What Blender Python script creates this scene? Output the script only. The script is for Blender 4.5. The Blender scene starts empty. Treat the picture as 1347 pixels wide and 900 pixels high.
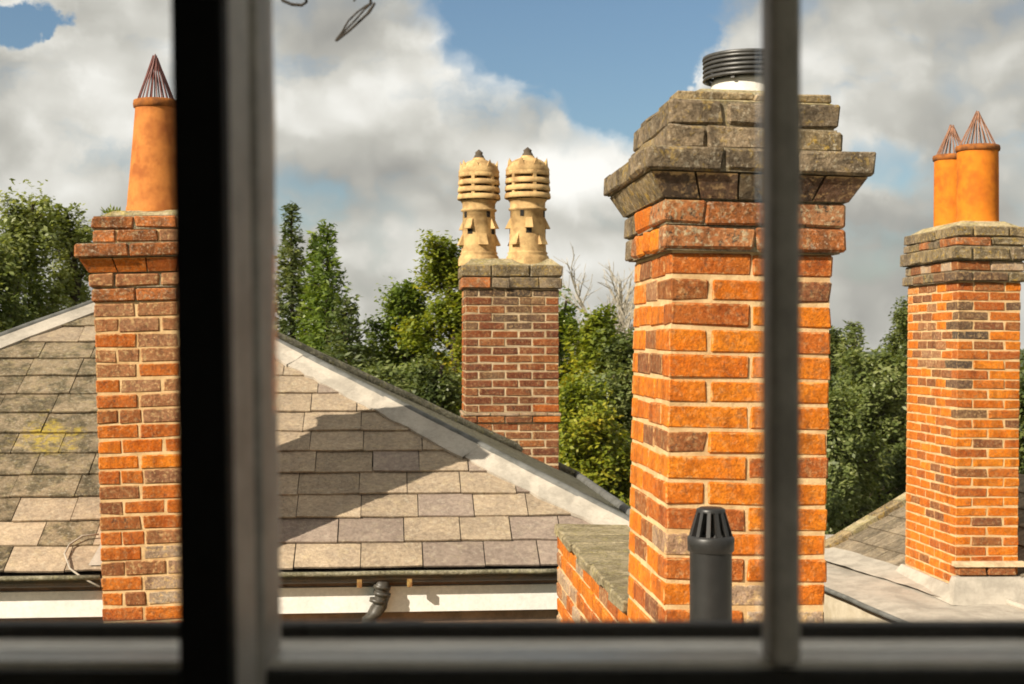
import bpy, math, random
import numpy as np
from mathutils import Vector, Matrix

# ------------------------------------------------------------------ camera, sky, sun, exposure
CZ = 6.0                       # eye height above the ground
FPX = 1347 * 50 / 36.0         # focal length in photograph pixels
sc = bpy.context.scene
col = sc.collection
cam_d = bpy.data.cameras.new('camera')
cam = bpy.data.objects.new('camera', cam_d)
col.objects.link(cam)
cam.location = (0, 0, CZ)
cam.rotation_euler = (math.radians(90), 0, 0)
cam_d.lens = 50
cam_d.sensor_width = 36
cam_d.clip_start = 0.05
cam_d.clip_end = 3000
cam_d.dof.use_dof = True
cam_d.dof.focus_distance = 7.0
cam_d.dof.aperture_fstop = 9.5
sc.camera = cam

SUN_AZ = math.radians(50)      # to the left of straight behind the viewer
SUN_EL = math.radians(33)
sun_dir = Vector((-math.sin(SUN_AZ) * math.cos(SUN_EL), -math.cos(SUN_AZ) * math.cos(SUN_EL), math.sin(SUN_EL)))
sun_d = bpy.data.lights.new('sun', 'SUN')
sun_d.energy = 4.8
sun_d.angle = math.radians(0.5)
sun_d.color = (1.0, 0.90, 0.76)
sun = bpy.data.objects.new('sun', sun_d)
col.objects.link(sun)
sun.rotation_euler = sun_dir.to_track_quat('Z', 'Y').to_euler()
sun.location = (-30, -25, 40)

sc.view_settings.view_transform = 'Standard'
sc.view_settings.look = 'None'
sc.view_settings.exposure = 0.72
sc.view_settings.gamma = 1.0
sc.render.film_transparent = False
sc.cycles.max_bounces = 4
sc.cycles.adaptive_threshold = 0.02
sc.cycles.filter_width = 1.8
sc.cycles.transparent_max_bounces = 12
sc.cycles.use_denoising = True

world = bpy.data.worlds.new('World')
sc.world = world
world.use_nodes = True
world.cycles.sampling_method = 'NONE'


class NT:
    """small helper to write node trees"""
    def __init__(s, tree):
        s.t = tree
        s.n = tree.nodes
        s.n.clear()

    def add(s, typ, **kw):
        n = s.n.new(typ)
        for k, v in kw.items():
            setattr(n, k, v)
        return n

    def link(s, a, b):
        s.t.links.new(a, b)

    def set(s, sock, v):
        if hasattr(v, 'is_output') or isinstance(v, bpy.types.NodeSocket):
            s.link(v, sock)
        else:
            if isinstance(v, (tuple, list)) and len(v) == 3 and sock.type == 'RGBA':
                v = (*v, 1)
            sock.default_value = v

    def math(s, op, a, b=0.0, c=0.0, clamp=False):
        n = s.add('ShaderNodeMath', operation=op, use_clamp=clamp)
        s.set(n.inputs[0], a); s.set(n.inputs[1], b); s.set(n.inputs[2], c)
        return n.outputs[0]

    def vmath(s, op, a, b=(0, 0, 0)):
        n = s.add('ShaderNodeVectorMath', operation=op)
        s.set(n.inputs[0], a); s.set(n.inputs[1], b)
        return n.outputs['Value'] if op in ('LENGTH', 'DOT_PRODUCT', 'DISTANCE') else n.outputs[0]

    def ramp(s, fac, stops, interp='LINEAR'):
        n = s.add('ShaderNodeValToRGB')
        cr = n.color_ramp
        cr.interpolation = interp
        while len(cr.elements) < len(stops):
            cr.elements.new(0.5)
        for e, (p, c) in zip(cr.elements, stops):
            e.position = p
            e.color = (*c, 1) if len(c) == 3 else c
        s.set(n.inputs[0], fac)
        return n.outputs[0]

    def rng(s, v, a, b, c=0.0, d=1.0, smooth=True):
        n = s.add('ShaderNodeMapRange')
        n.interpolation_type = 'SMOOTHSTEP' if smooth else 'LINEAR'
        s.set(n.inputs[0], v); s.set(n.inputs[1], a); s.set(n.inputs[2], b); s.set(n.inputs[3], c); s.set(n.inputs[4], d)
        return n.outputs[0]

    def mix(s, fac, a, b, mode='MIX'):
        n = s.add('ShaderNodeMix', data_type='RGBA', blend_type=mode)
        s.set(n.inputs[0], fac); s.set(n.inputs[6], a); s.set(n.inputs[7], b)
        return n.outputs[2]

    def noise(s, vec, scale, detail=4, rough=0.55, dist=0.0):
        n = s.add('ShaderNodeTexNoise')
        if vec is not None:
            s.set(n.inputs['Vector'], vec)
        n.inputs['Scale'].default_value = scale
        n.inputs['Detail'].default_value = detail if s.t == world.node_tree else min(detail, 4)
        n.inputs['Roughness'].default_value = rough
        n.inputs['Distortion'].default_value = dist
        return n.outputs[0]

    def bump(s, h, strength=0.5, dist=0.01):
        n = s.add('ShaderNodeBump')
        n.inputs['Strength'].default_value = strength
        n.inputs['Distance'].default_value = dist
        s.set(n.inputs['Height'], h)
        return n.outputs[0]


def build_world():
    w = NT(world.node_tree)
    out = w.add('ShaderNodeOutputWorld')
    bg = w.add('ShaderNodeBackground')
    bg.inputs['Strength'].default_value = 0.1
    sky = w.add('ShaderNodeTexSky')
    sky.sky_type = 'NISHITA'
    sky.sun_disc = False
    sky.sun_elevation = SUN_EL
    sky.sun_rotation = math.atan2(sun_dir.x, sun_dir.y)
    sky.air_density = 1.0
    sky.dust_density = 1.2
    sky.ozone_density = 1.6
    tc = w.add('ShaderNodeTexCoord')
    d = tc.outputs['Generated']
    # clear patches, as directions in the sky
    def dirn(px, py):
        v = Vector(((px - 673.5) / FPX, 1.0, (450 - py) / FPX)).normalized()
        return tuple(v)
    def blob(px, py, rx, rz):
        v = w.vmath('SUBTRACT', d, dirn(px, py))
        v = w.vmath('MULTIPLY', v, (1 / rx, 1.2, 1 / rz))
        return w.rng(w.vmath('LENGTH', v), 1.0, 0.15)
    wob = w.add('ShaderNodeTexNoise')
    w.set(wob.inputs['Vector'], d)
    wob.inputs['Scale'].default_value = 9.0
    wob.inputs['Detail'].default_value = 8.0
    wob.inputs['Roughness'].default_value = 0.62
    wobv = w.vmath('MULTIPLY', w.vmath('SUBTRACT', wob.outputs['Color'], (.5, .5, .5)), (.11, .02, .07))
    dw = w.vmath('ADD', d, wobv)
    def cloudfield(shift, detail):
        v = w.vmath('ADD', dw if detail > 4 else d, shift)
        v = w.vmath('MULTIPLY', v, (1.0, 1.0, 1.9))
        v = w.vmath('ADD', v, (3.17, 1.4, 0.62))
        return w.noise(v, 4.6, detail, 0.55, 0.15)
    n0 = cloudfield((0, 0, 0), 9)
    def blob2(px, py, rx, rz, a=1.0, b=0.3):
        v = w.vmath('SUBTRACT', dw, dirn(px, py))
        v = w.vmath('MULTIPLY', v, (1 / rx, 1.2, 1 / rz))
        return w.rng(w.vmath('LENGTH', v), a, b)
    clear = w.math('MAXIMUM', blob2(735, 2, 0.135, 0.085), blob2(850, 95, 0.065, 0.070))
    clear = w.math('MAXIMUM', clear, w.math('MULTIPLY', blob2(24, 40, 0.045, 0.034, 1.0, 0.0), 0.80))
    clear = w.math('MAXIMUM', clear, w.math('MULTIPLY', blob2(385, 258, 0.05, 0.03), 0.22))
    clear = w.math('MAXIMUM', clear, w.math('MULTIPLY', blob2(1150, 215, 0.05, 0.03), 0.30))
    def puff(scale):
        n = w.add('ShaderNodeTexVoronoi')
        n.feature = 'SMOOTH_F1'
        w.set(n.inputs['Vector'], dw)
        n.inputs['Scale'].default_value = scale
        n.inputs['Smoothness'].default_value = 0.6
        return n.outputs['Distance']
    bil = w.math('ADD', w.math('MULTIPLY', puff(24.0), 0.65), w.math('MULTIPLY', puff(58.0), 0.35))
    cover = w.math('ADD', w.math('MULTIPLY', n0, 0.36), 0.56)
    cover = w.math('SUBTRACT', cover, w.math('MULTIPLY', bil, 0.36))
    dens = w.math('SUBTRACT', cover, w.math('MULTIPLY', clear, 0.62))
    edge = w.rng(w.noise(d, 7.0, 2, 0.5), 0.38, 0.60, 0.09, 0.32)
    mask = w.rng(dens, 0.26, w.math('ADD', edge, 0.26))
    thin = w.rng(w.noise(w.vmath('MULTIPLY', dw, (1.0, 1.0, 2.0)), 8.0, 7, 0.6), 0.54, 0.70, 0.0, 0.42)
    mask = w.math('SUBTRACT', mask, thin, clamp=True)
    # shading of the clouds: lit where the field falls off towards the sun and the sky above
    a1 = cloudfield((0, 0, 0), 3)
    a2 = cloudfield((-0.025, 0, 0.035), 3)
    emb = w.math('MULTIPLY', w.math('SUBTRACT', a1, a2), 1.5)
    rimlight = w.rng(clear, 0.02, 0.55)
    big = w.noise(w.vmath('ADD', w.vmath('MULTIPLY', dw, (1.0, 1.0, 2.2)), (0.3, 0, 0.1)), 4.2, 5, 0.5)
    lit = w.math('ADD', w.math('ADD', w.rng(big, 0.3, 0.7, 0.22, 0.62), emb), w.math('MULTIPLY', rimlight, 0.38), clamp=True)
    lit = w.math('ADD', lit, w.math('MULTIPLY', w.math('SUBTRACT', 0.42, bil), 0.55))
    top = w.math('MULTIPLY', blob2(600, 150, 0.13, 0.05, 1.0, 0.1), 0.46)
    top = w.math('MAXIMUM', top, w.math('MULTIPLY', blob2(770, 195, 0.08, 0.065, 1.0, 0.1), 0.55))
    top = w.math('MAXIMUM', top, w.math('MULTIPLY', blob2(110, 170, 0.09, 0.06, 1.0, 0.1), 0.06))
    top = w.math('SUBTRACT', top, w.math('MULTIPLY', blob2(450, 20, 0.10, 0.05, 1.0, 0.1), 0.30))
    lit = w.math('ADD', lit, top, clamp=True)
    ccol = w.ramp(lit, [(0.0, (2.3, 2.27, 2.14)), (0.35, (3.45, 3.38, 3.12)), (0.62, (4.75, 4.66, 4.36)), (0.85, (5.9, 5.82, 5.56)), (1.0, (6.7, 6.6, 6.35))])
    blue = w.mix(1.0, sky.outputs[0], (0.58, 0.64, 0.665), 'MULTIPLY')
    c = w.mix(mask, blue, ccol)
    w.link(c, bg.inputs['Color'])
    w.link(bg.outputs[0], out.inputs['Surface'])


build_world()
random.seed(7)
rs = np.random.RandomState(11)

# ------------------------------------------------------------------ helpers
def W(px, py, D):
    """a place D metres ahead of the window, seen in that direction"""
    return Vector(((px - 673.5) / FPX * D, D, CZ + (450 - py) / FPX * D))


def ray(px, py):
    return Vector(((px - 673.5) / FPX, 1.0, (450 - py) / FPX))


def ray_plane(px, py, p0, n):
    r = ray(px, py)
    o = Vector((0, 0, CZ))
    return o + r * ((p0 - o).dot(n) / r.dot(n))


class MB:
    """collects vertices and faces of one mesh"""
    def __init__(s):
        s.v = []
        s.f = []

    def add(s, vs, fs):
        o = len(s.v)
        s.v += [tuple(v) for v in vs]
        s.f += [tuple(i + o for i in f) for f in fs]
        return s

    def box(s, a, b, M=None):
        x0, y0, z0 = a; x1, y1, z1 = b
        vs = [Vector(p) for p in ((x0, y0, z0), (x1, y0, z0), (x1, y1, z0), (x0, y1, z0), (x0, y0, z1), (x1, y0, z1), (x1, y1, z1), (x0, y1, z1))]
        if M is not None:
            vs = [M @ v for v in vs]
        return s.add(vs, [(3, 2, 1, 0), (4, 5, 6, 7), (0, 1, 5, 4), (1, 2, 6, 5), (2, 3, 7, 6), (3, 0, 4, 7)])

    def frustum(s, a, b, c, d):
        """box whose bottom is rectangle a-b (x0,y0,z)-(x1,y1) and top c-d"""
        (x0, y0, z0), (x1, y1) = a, b
        (u0, v0, z1), (u1, v1) = c, d
        return s.add([(x0, y0, z0), (x1, y0, z0), (x1, y1, z0), (x0, y1, z0), (u0, v0, z1), (u1, v0, z1), (u1, v1, z1), (u0, v1, z1)],
                     [(3, 2, 1, 0), (4, 5, 6, 7), (0, 1, 5, 4), (1, 2, 6, 5), (2, 3, 7, 6), (3, 0, 4, 7)])

    def tube(s, pts, r, n=8, cap=True):
        pts = [Vector(p) for p in pts]
        rr = r if isinstance(r, (list, tuple)) else [r] * len(pts)
        up = Vector((0.13, 0.21, 0.97)).normalized()
        rings = []
        for i, p in enumerate(pts):
            t = (pts[min(i + 1, len(pts) - 1)] - pts[max(i - 1, 0)]).normalized()
            a = t.cross(up)
            if a.length < 1e-3:
                a = t.cross(Vector((1, 0, 0)))
            a.normalize()
            b = t.cross(a)
            rings.append([p + (a * math.cos(2 * math.pi * k / n) + b * math.sin(2 * math.pi * k / n)) * rr[i] for k in range(n)])
        fs = []
        for i in range(len(pts) - 1):
            for k in range(n):
                k2 = (k + 1) % n
                fs.append((i * n + k, i * n + k2, (i + 1) * n + k2, (i + 1) * n + k))
        if cap:
            fs.append(tuple(range(n - 1, -1, -1)))
            fs.append(tuple((len(pts) - 1) * n + k for k in range(n)))
        return s.add([v for ring in rings for v in ring], fs)

    def lathe(s, prof, n=24, c=(0, 0, 0), a0=0.0, a1=2 * math.pi, wob=0.0):
        full = abs(a1 - a0 - 2 * math.pi) < 1e-6
        m = n if full else n + 1
        vs = []
        for (r, z) in prof:
            for k in range(m):
                a = a0 + (a1 - a0) * k / n
                q = r * (1 + wob * math.sin(3 * a + z * 9) + wob * random.uniform(-.5, .5))
                vs.append((c[0] + q * math.cos(a), c[1] + q * math.sin(a), c[2] + z))
        fs = []
        for i in range(len(prof) - 1):
            for k in range(n):
                k2 = (k + 1) % m
                fs.append((i * m + k, i * m + k2, (i + 1) * m + k2, (i + 1) * m + k))
        return s.add(vs, fs)

    def mesh(s, name, smooth=False):
        me = bpy.data.meshes.new(name)
        me.from_pydata(s.v, [], s.f)
        me.update()
        if smooth:
            me.polygons.foreach_set('use_smooth', [True] * len(me.polygons))
        return me


WPOS = {}


def obj(name, me, mat, parent=None, loc=None, smooth=False):
    """one mesh object; with a parent and no loc the mesh is in world coordinates"""
    if isinstance(me, MB):
        me = me.mesh(name, smooth)
    if mat is not None and len(me.materials) == 0:
        me.materials.append(mat)
    o = bpy.data.objects.new(name, me)
    col.objects.link(o)
    if parent is not None:
        o.parent = parent
        if loc is None and parent.name in WPOS:
            o.location = -WPOS[parent.name]
        WPOS[o.name] = Vector((0, 0, 0))
    if loc is not None:
        o.location = loc
    return o


def tag(o, label=None, cat=None, group=None, kind=None):
    for k, v in (('label', label), ('category', cat), ('group', group), ('kind', kind)):
        if v:
            o[k] = v
    return o


def thing(name, label, cat, loc, rot=(0, 0, 0), group=None, world_parts=False):
    o = bpy.data.objects.new(name, None)
    o.empty_display_size = 0.2
    col.objects.link(o)
    o.location = loc
    o.rotation_euler = rot
    if world_parts:
        WPOS[o.name] = Vector(loc)
    return tag(o, label, cat, group)


# ------------------------------------------------------------------ materials
def new_mat(name):
    m = bpy.data.materials.new(name)
    m.use_nodes = True
    t = NT(m.node_tree)
    out = t.add('ShaderNodeOutputMaterial')
    p = t.add('ShaderNodeBsdfPrincipled')
    t.link(p.outputs[0], out.inputs['Surface'])
    geo = t.add('ShaderNodeNewGeometry')
    return m, t, p, geo.outputs['Position']


def finish(t, p, color, rough, bumpv=None):
    t.set(p.inputs['Base Color'], color)
    t.set(p.inputs['Roughness'], rough)
    if bumpv is not None:
        t.link(bumpv, p.inputs['Normal'])


def brick_mat(name, cols, dirt=(0.06, 0.05, 0.04), dirt_amt=0.3, pale=0.25, rough_scale=60.0, bump=0.9, palecol=(0.60, 0.40, 0.19), smear=0.5, smearcol=(0.62, 0.40, 0.17)):
    m, t, p, pos = new_mat(name)
    oi = t.add('ShaderNodeObjectInfo')
    n = len(cols)
    c = t.ramp(oi.outputs['Random'], [(i / max(n - 1, 1), cc) for i, cc in enumerate(cols)])
    big = t.noise(pos, 9.0, 5, 0.6)
    c = t.mix(t.rng(big, 0.35, 0.7, 0.0, 0.55), c, t.mix(0.5, c, (0.75, 0.26, 0.05), 'MULTIPLY'))
    c = t.mix(t.rng(t.noise(pos, 13.0, 5, 0.65), 0.47, 0.66, 0.0, 0.6), c, t.mix(1.0, c, (0.58, 0.50, 0.45), 'MULTIPLY'))
    c = t.mix(t.rng(t.noise(pos, 21.0, 4, 0.6, 0.3), 0.52, 0.68, 0.0, 0.5), c, t.mix(1.0, c, (1.2, 1.3, 1.3), 'MULTIPLY'))
    streak = t.noise(t.vmath('MULTIPLY', pos, (9.0, 9.0, 1.1)), 1.0, 4, 0.65)
    c = t.mix(t.rng(streak, 0.50, 0.68, 0.0, 0.6), c, t.mix(1.0, c, (0.50, 0.47, 0.45), 'MULTIPLY'))
    n2 = t.noise(pos, 38.0, 6, 0.72)
    c = t.mix(t.rng(n2, 0.53, 0.66, 0.0, dirt_amt * 1.6), c, dirt)
    n3 = t.noise(pos, 46.0, 6, 0.75)
    c = t.mix(t.rng(n3, 0.50, 0.64, 0.0, min(1.0, pale * 1.7)), c, palecol)
    grit = t.noise(pos, 75.0, 4, 0.75)
    c = t.mix(0.42, c, t.ramp(grit, [(0.34, (0.35, 0.33, 0.32)), (0.62, (1.45, 1.42, 1.4))]), 'MULTIPLY')
    fine = t.noise(pos, 190.0, 4, 0.7)
    c = t.mix(0.4, c, t.ramp(fine, [(0.3, (0.2, 0.2, 0.2)), (0.7, (1.5, 1.5, 1.5))]), 'MULTIPLY')
    # mortar smeared over the worn arrises
    tc = t.add('ShaderNodeTexCoord')
    sp = t.add('ShaderNodeSeparateXYZ')
    t.link(tc.outputs['Generated'], sp.inputs[0])
    ds = []
    for k, dim in enumerate((0.21, 0.16, 0.072)):
        q = sp.outputs[k]
        ds.append(t.math('MULTIPLY', t.math('MINIMUM', q, t.math('SUBTRACT', 1.0, q)), dim))
    med = t.math('MAXIMUM', t.math('MINIMUM', ds[0], ds[1]), t.math('MINIMUM', t.math('MAXIMUM', ds[0], ds[1]), ds[2]))
    wear = t.math('ADD', med, t.math('MULTIPLY', t.math('SUBTRACT', t.noise(pos, 34.0, 5, 0.7), 0.5), 0.045))
    c = t.mix(t.rng(wear, 0.0065, 0.0005, 0.0, smear), c, smearcol)
    h = t.math('ADD', t.noise(pos, rough_scale, 6, 0.7), t.math('MULTIPLY', fine, 0.35))
    finish(t, p, c, 0.92, t.bump(h, bump, 0.008))
    p.inputs['Specular IOR Level'].default_value = 0.2
    return m


def plain_mat(name, c, rough=0.7, var=0.3, scale=12.0, bump=0.3, dist=0.005, metal=0.0, c2=None, spec=0.5):
    m, t, p, pos = new_mat(name)
    n = t.noise(pos, scale, 6, 0.65)
    c2 = c2 or tuple(x * (1 - var) for x in c)
    cc = t.mix(t.rng(n, 0.35, 0.68), c, c2)
    f = t.noise(pos, scale * 9, 4, 0.7)
    cc = t.mix(0.25, cc, t.ramp(f, [(0.3, (0.5, 0.5, 0.5)), (0.7, (1.3, 1.3, 1.3))]), 'MULTIPLY')
    finish(t, p, cc, rough, t.bump(t.math('ADD', n, t.math('MULTIPLY', f, 0.4)), bump, dist))
    p.inputs['Metallic'].default_value = metal
    p.inputs['Specular IOR Level'].default_value = spec
    return m


def lichen_mat(name, base, dark, lich, amt=0.5, scale=7.0, oi_var=0.3, bump=0.8, dark_amt=0.8, thr=0.54, patch=None, grit=1.0):
    """weathered stone with dark crust and yellow or pale lichen"""
    m, t, p, pos = new_mat(name)
    oi = t.add('ShaderNodeObjectInfo')
    v = t.math('ADD', t.math('MULTIPLY', oi.outputs['Random'], oi_var), 1 - oi_var / 2)
    c = t.mix(t.rng(t.noise(pos, scale, 6, 0.65), 0.38, 0.62, 0.0, dark_amt), base, dark)
    c = t.mix(1.0, c, t.add('ShaderNodeCombineColor').outputs[0], 'MIX') if False else c
    hs = t.add('ShaderNodeHueSaturation')
    t.set(hs.inputs['Value'], v); t.set(hs.inputs['Color'], c)
    c = hs.outputs[0]
    l1 = t.noise(pos, scale * 2.3, 7, 0.72, 0.4)
    c = t.mix(t.rng(l1, thr, thr + 0.09, 0.0, amt), c, lich)
    l2 = t.noise(pos, scale * 5.0, 6, 0.75)
    c = t.mix(t.rng(l2, 0.54, 0.64, 0.0, amt * 0.8), c, (0.50, 0.46, 0.36))
    if patch is not None:      # one broad lichen colony with a ragged outline
        q = t.vmath('MULTIPLY', t.vmath('SUBTRACT', pos, tuple(patch[0])), (1 / patch[1], 1 / patch[2], 1 / patch[3]))
        dd = t.math('ADD', t.vmath('LENGTH', q), t.math('MULTIPLY', t.math('SUBTRACT', t.noise(pos, 8.0, 4, 0.7), 0.5), 2.6))
        spots = t.rng(t.noise(pos, 26.0, 4, 0.7), 0.42, 0.54)
        c = t.mix(t.math('MULTIPLY', t.rng(dd, 1.0, 0.3, 0.0, 0.85), spots), c, (0.40, 0.30, 0.05))
    f = t.noise(pos, scale * 22, 4, 0.7)
    c = t.mix(0.55 * grit, c, t.ramp(f, [(0.3, (0.3, 0.3, 0.3)), (0.7, (1.5, 1.5, 1.5))]), 'MULTIPLY')
    f2 = t.noise(pos, scale * 6.5, 6, 0.75)
    c = t.mix(0.8 * grit, c, t.ramp(f2, [(0.36, (0.52, 0.49, 0.45)), (0.62, (1.35, 1.33, 1.28))]), 'MULTIPLY')
    h = t.math('ADD', l1, t.math('MULTIPLY', t.noise(pos, scale * 9, 6, 0.75), 0.7))
    finish(t, p, c, 0.95, t.bump(h, bump, 0.012))
    p.inputs['Specular IOR Level'].default_value = 0.15
    return m


M = {}
M['orange'] = brick_mat('brick_orange', [(0.64, 0.180, 0.011), (0.70, 0.215, 0.013), (0.57, 0.150, 0.012), (0.72, 0.235, 0.016)], dirt_amt=0.2, pale=0.12)
M['red'] = brick_mat('brick_red', [(0.50, 0.135, 0.018), (0.40, 0.11, 0.022), (0.56, 0.165, 0.02), (0.44, 0.125, 0.026)], dirt_amt=0.3, pale=0.16)
M['maroon'] = brick_mat('brick_maroon', [(0.22, 0.068, 0.028), (0.16, 0.058, 0.03), (0.28, 0.088, 0.028), (0.19, 0.068, 0.034)], dirt_amt=0.35, pale=0.2)
M['brown'] = brick_mat('brick_brown', [(0.26, 0.098, 0.036), (0.34, 0.12, 0.032), (0.22, 0.09, 0.042), (0.30, 0.115, 0.042)], dirt_amt=0.4, pale=0.24)
M['dull'] = brick_mat('brick_dull', [(0.33, 0.155, 0.07), (0.38, 0.175, 0.075), (0.30, 0.15, 0.08), (0.40, 0.20, 0.095)], dirt_amt=0.25, pale=0.4)
M['stained'] = brick_mat('brick_stained', [(0.42, 0.17, 0.06), (0.34, 0.17, 0.08), (0.46, 0.17, 0.04)], dirt=(0.05, 0.04, 0.03), dirt_amt=0.6, pale=0.55, palecol=(0.42, 0.34, 0.21))
M['soot'] = brick_mat('brick_soot', [(0.11, 0.075, 0.05), (0.17, 0.10, 0.062), (0.09, 0.068, 0.05), (0.22, 0.12, 0.06)], dirt_amt=0.4, pale=0.3)
M['washed'] = brick_mat('brick_limewashed', [(0.40, 0.30, 0.21), (0.46, 0.36, 0.26), (0.38, 0.26, 0.17)], dirt_amt=0.3, pale=0.9)
M['capstone'] = lichen_mat('weathered_cap', (0.25, 0.19, 0.125), (0.075, 0.057, 0.04), (0.38, 0.26, 0.07), 0.5, 11.0, 0.5)
M['capgold'] = lichen_mat('lichened_cap', (0.33, 0.25, 0.145), (0.11, 0.083, 0.05), (0.46, 0.30, 0.055), 0.7, 13.0, 0.5)
M['capcore'] = lichen_mat('cap_mortar', (0.34, 0.28, 0.19), (0.17, 0.14, 0.09), (0.40, 0.30, 0.10), 0.4, 12.0, 0.2)
M['capred'] = lichen_mat('weathered_red_cap', (0.44, 0.15, 0.045), (0.16, 0.072, 0.035), (0.46, 0.33, 0.19), 0.6, 12.0, 0.5)
M['flaunch'] = lichen_mat('mortar_flaunching', (0.44, 0.37, 0.23), (0.22, 0.19, 0.10), (0.44, 0.36, 0.08), 0.6, 9.0, 0.2)
M['mortar'] = plain_mat('mortar', (0.70, 0.49, 0.26), 0.95, 0.35, 11.0, 0.8, 0.008, c2=(0.54, 0.34, 0.16), spec=0.1)
M['mortar_grey'] = plain_mat('mortar_grey', (0.60, 0.46, 0.29), 0.95, 0.35, 11.0, 0.8, 0.008, c2=(0.38, 0.28, 0.165), spec=0.1)
M['slate'] = lichen_mat('slate_cream', (0.39, 0.305, 0.215), (0.29, 0.228, 0.168), (0.45, 0.36, 0.225), 0.35, 6.0, 0.3, 0.45, 0.7, grit=0.62)
M['slate_purple'] = lichen_mat('slate_purple', (0.285, 0.225, 0.182), (0.215, 0.168, 0.14), (0.36, 0.30, 0.21), 0.25, 5.0, 0.3, 0.3, 0.6, grit=0.55)
M['slate_moss'] = lichen_mat('slate_mossy', (0.245, 0.19, 0.125), (0.09, 0.074, 0.046), (0.33, 0.27, 0.145), 0.5, 9.0, 0.5, 0.7, 0.95, patch=(W(62, 574, 9.25), .27, .30, .15), grit=0.7)
M['slate_yellow'] = lichen_mat('slate_yellow_lichen', (0.32, 0.26, 0.14), (0.17, 0.14, 0.06), (0.52, 0.39, 0.045), 0.95, 5.0, 0.3, 0.7, 0.6, 0.46)
M['slate_dark'] = lichen_mat('slate_dark', (0.25, 0.20, 0.14), (0.13, 0.105, 0.075), (0.36, 0.29, 0.17), 0.4, 9.0, 0.6, 0.5, 0.8, grit=0.6)
M['deck'] = plain_mat('roof_deck', (0.03, 0.026, 0.022), 0.9)
M['lead'] = plain_mat('lead_sheet', (0.47, 0.42, 0.35), 0.8, 0.35, 5.0, 0.35, 0.012, c2=(0.33, 0.295, 0.245), spec=0.3)
M['lead_dark'] = plain_mat('lead_roll', (0.15, 0.15, 0.14), 0.7, 0.45, 10.0, 0.5, 0.01, c2=(0.085, 0.085, 0.075), spec=0.3)
M['lead_green'] = lichen_mat('mossy_ridge', (0.17, 0.165, 0.125), (0.075, 0.075, 0.055), (0.25, 0.24, 0.10), 0.5, 8.0, 0.2)
M['white'] = plain_mat('white_paint', (0.88, 0.85, 0.79), 0.6, 0.10, 5.0, 0.1, 0.003)
M['cream'] = plain_mat('cream_render', (0.55, 0.48, 0.36), 0.85, 0.25, 4.0, 0.4, 0.006, c2=(0.42, 0.35, 0.24))
M['woodbrown'] = plain_mat('brown_board', (0.32, 0.20, 0.12), 0.75, 0.4, 9.0, 0.3, 0.004)
M['gutter'] = plain_mat('cast_gutter', (0.045, 0.036, 0.028), 0.5, 0.5, 16.0, 0.4, 0.004, c2=(0.09, 0.055, 0.03))
M['gutter_rim'] = lichen_mat('gutter_rim', (0.27, 0.25, 0.18), (0.14, 0.13, 0.085), (0.32, 0.30, 0.15), 0.5, 9.0, 0.1)
M['rust'] = plain_mat('rust', (0.20, 0.085, 0.022), 0.85, 0.6, 30.0, 0.5, 0.004, c2=(0.40, 0.26, 0.08))
M['pipe'] = plain_mat('black_plastic_pipe', (0.022, 0.021, 0.020), 0.42, 0.3, 20.0, 0.05, 0.001, spec=0.5)
M['pipe_old'] = plain_mat('grey_iron_pipe', (0.075, 0.066, 0.052), 0.42, 0.5, 25.0, 0.3, 0.003)
M['terracotta'] = plain_mat('terracotta', (0.56, 0.205, 0.048), 0.85, 0.2, 7.0, 0.35, 0.008, c2=(0.34, 0.105, 0.026), spec=0.2)
M['terracotta_bright'] = plain_mat('terracotta_bright', (0.66, 0.20, 0.014), 0.85, 0.2, 7.0, 0.3, 0.008, c2=(0.46, 0.12, 0.012), spec=0.2)
M['terracotta_soot'] = plain_mat('sooted_terracotta', (0.36, 0.125, 0.028), 0.9, 0.4, 16.0, 0.4, 0.006, c2=(0.16, 0.06, 0.022), spec=0.2)
M['moss_coping'] = lichen_mat('mossy_coping', (0.34, 0.285, 0.18), (0.18, 0.15, 0.085), (0.36, 0.31, 0.10), 0.45, 8.0, 0.3)
M['buff'] = plain_mat('buff_clay', (0.62, 0.415, 0.185), 0.85, 0.3, 8.0, 0.5, 0.010, c2=(0.33, 0.205, 0.09), spec=0.2)
M['buff_dark'] = plain_mat('sooted_clay', (0.10, 0.075, 0.05), 0.9, 0.4, 12.0)
M['hole'] = plain_mat('sooty_flue', (0.012, 0.010, 0.008), 0.95)
M['wire'] = plain_mat('rusty_red_wire', (0.17, 0.05, 0.04), 0.6, 0.4, 40.0)
M['wire_pale'] = plain_mat('rusty_pale_wire', (0.34, 0.16, 0.09), 0.6, 0.4, 40.0)
M['steel'] = plain_mat('dull_steel', (0.10, 0.098, 0.095), 0.42, 0.3, 20.0, 0.05, 0.001, metal=0.5)
M['whitemetal'] = plain_mat('white_collar', (0.72, 0.69, 0.62), 0.6, 0.25, 10.0)
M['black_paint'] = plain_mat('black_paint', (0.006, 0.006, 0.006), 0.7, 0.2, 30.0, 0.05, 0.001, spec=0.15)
M['grey_paint'] = plain_mat('grey_paint', (0.82, 0.785, 0.72), 0.6, 0.35, 14.0, 0.25, 0.002, spec=0.3, c2=(0.70, 0.66, 0.59))
M['rail_paint'] = plain_mat('rail_paint', (0.84, 0.80, 0.73), 0.34, 0.2, 9.0, 0.12, 0.002, spec=0.6, c2=(0.70, 0.66, 0.59))
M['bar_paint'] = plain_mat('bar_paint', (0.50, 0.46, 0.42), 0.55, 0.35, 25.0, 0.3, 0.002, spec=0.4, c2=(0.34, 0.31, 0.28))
M['dark_paint'] = plain_mat('dark_grey_paint', (0.035, 0.033, 0.03), 0.6, 0.35, 18.0, 0.2, 0.002, spec=0.25)
M['plaster'] = plain_mat('room_plaster', (0.78, 0.74, 0.67), 0.9, 0.1, 3.0, 0.1, 0.002)
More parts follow.
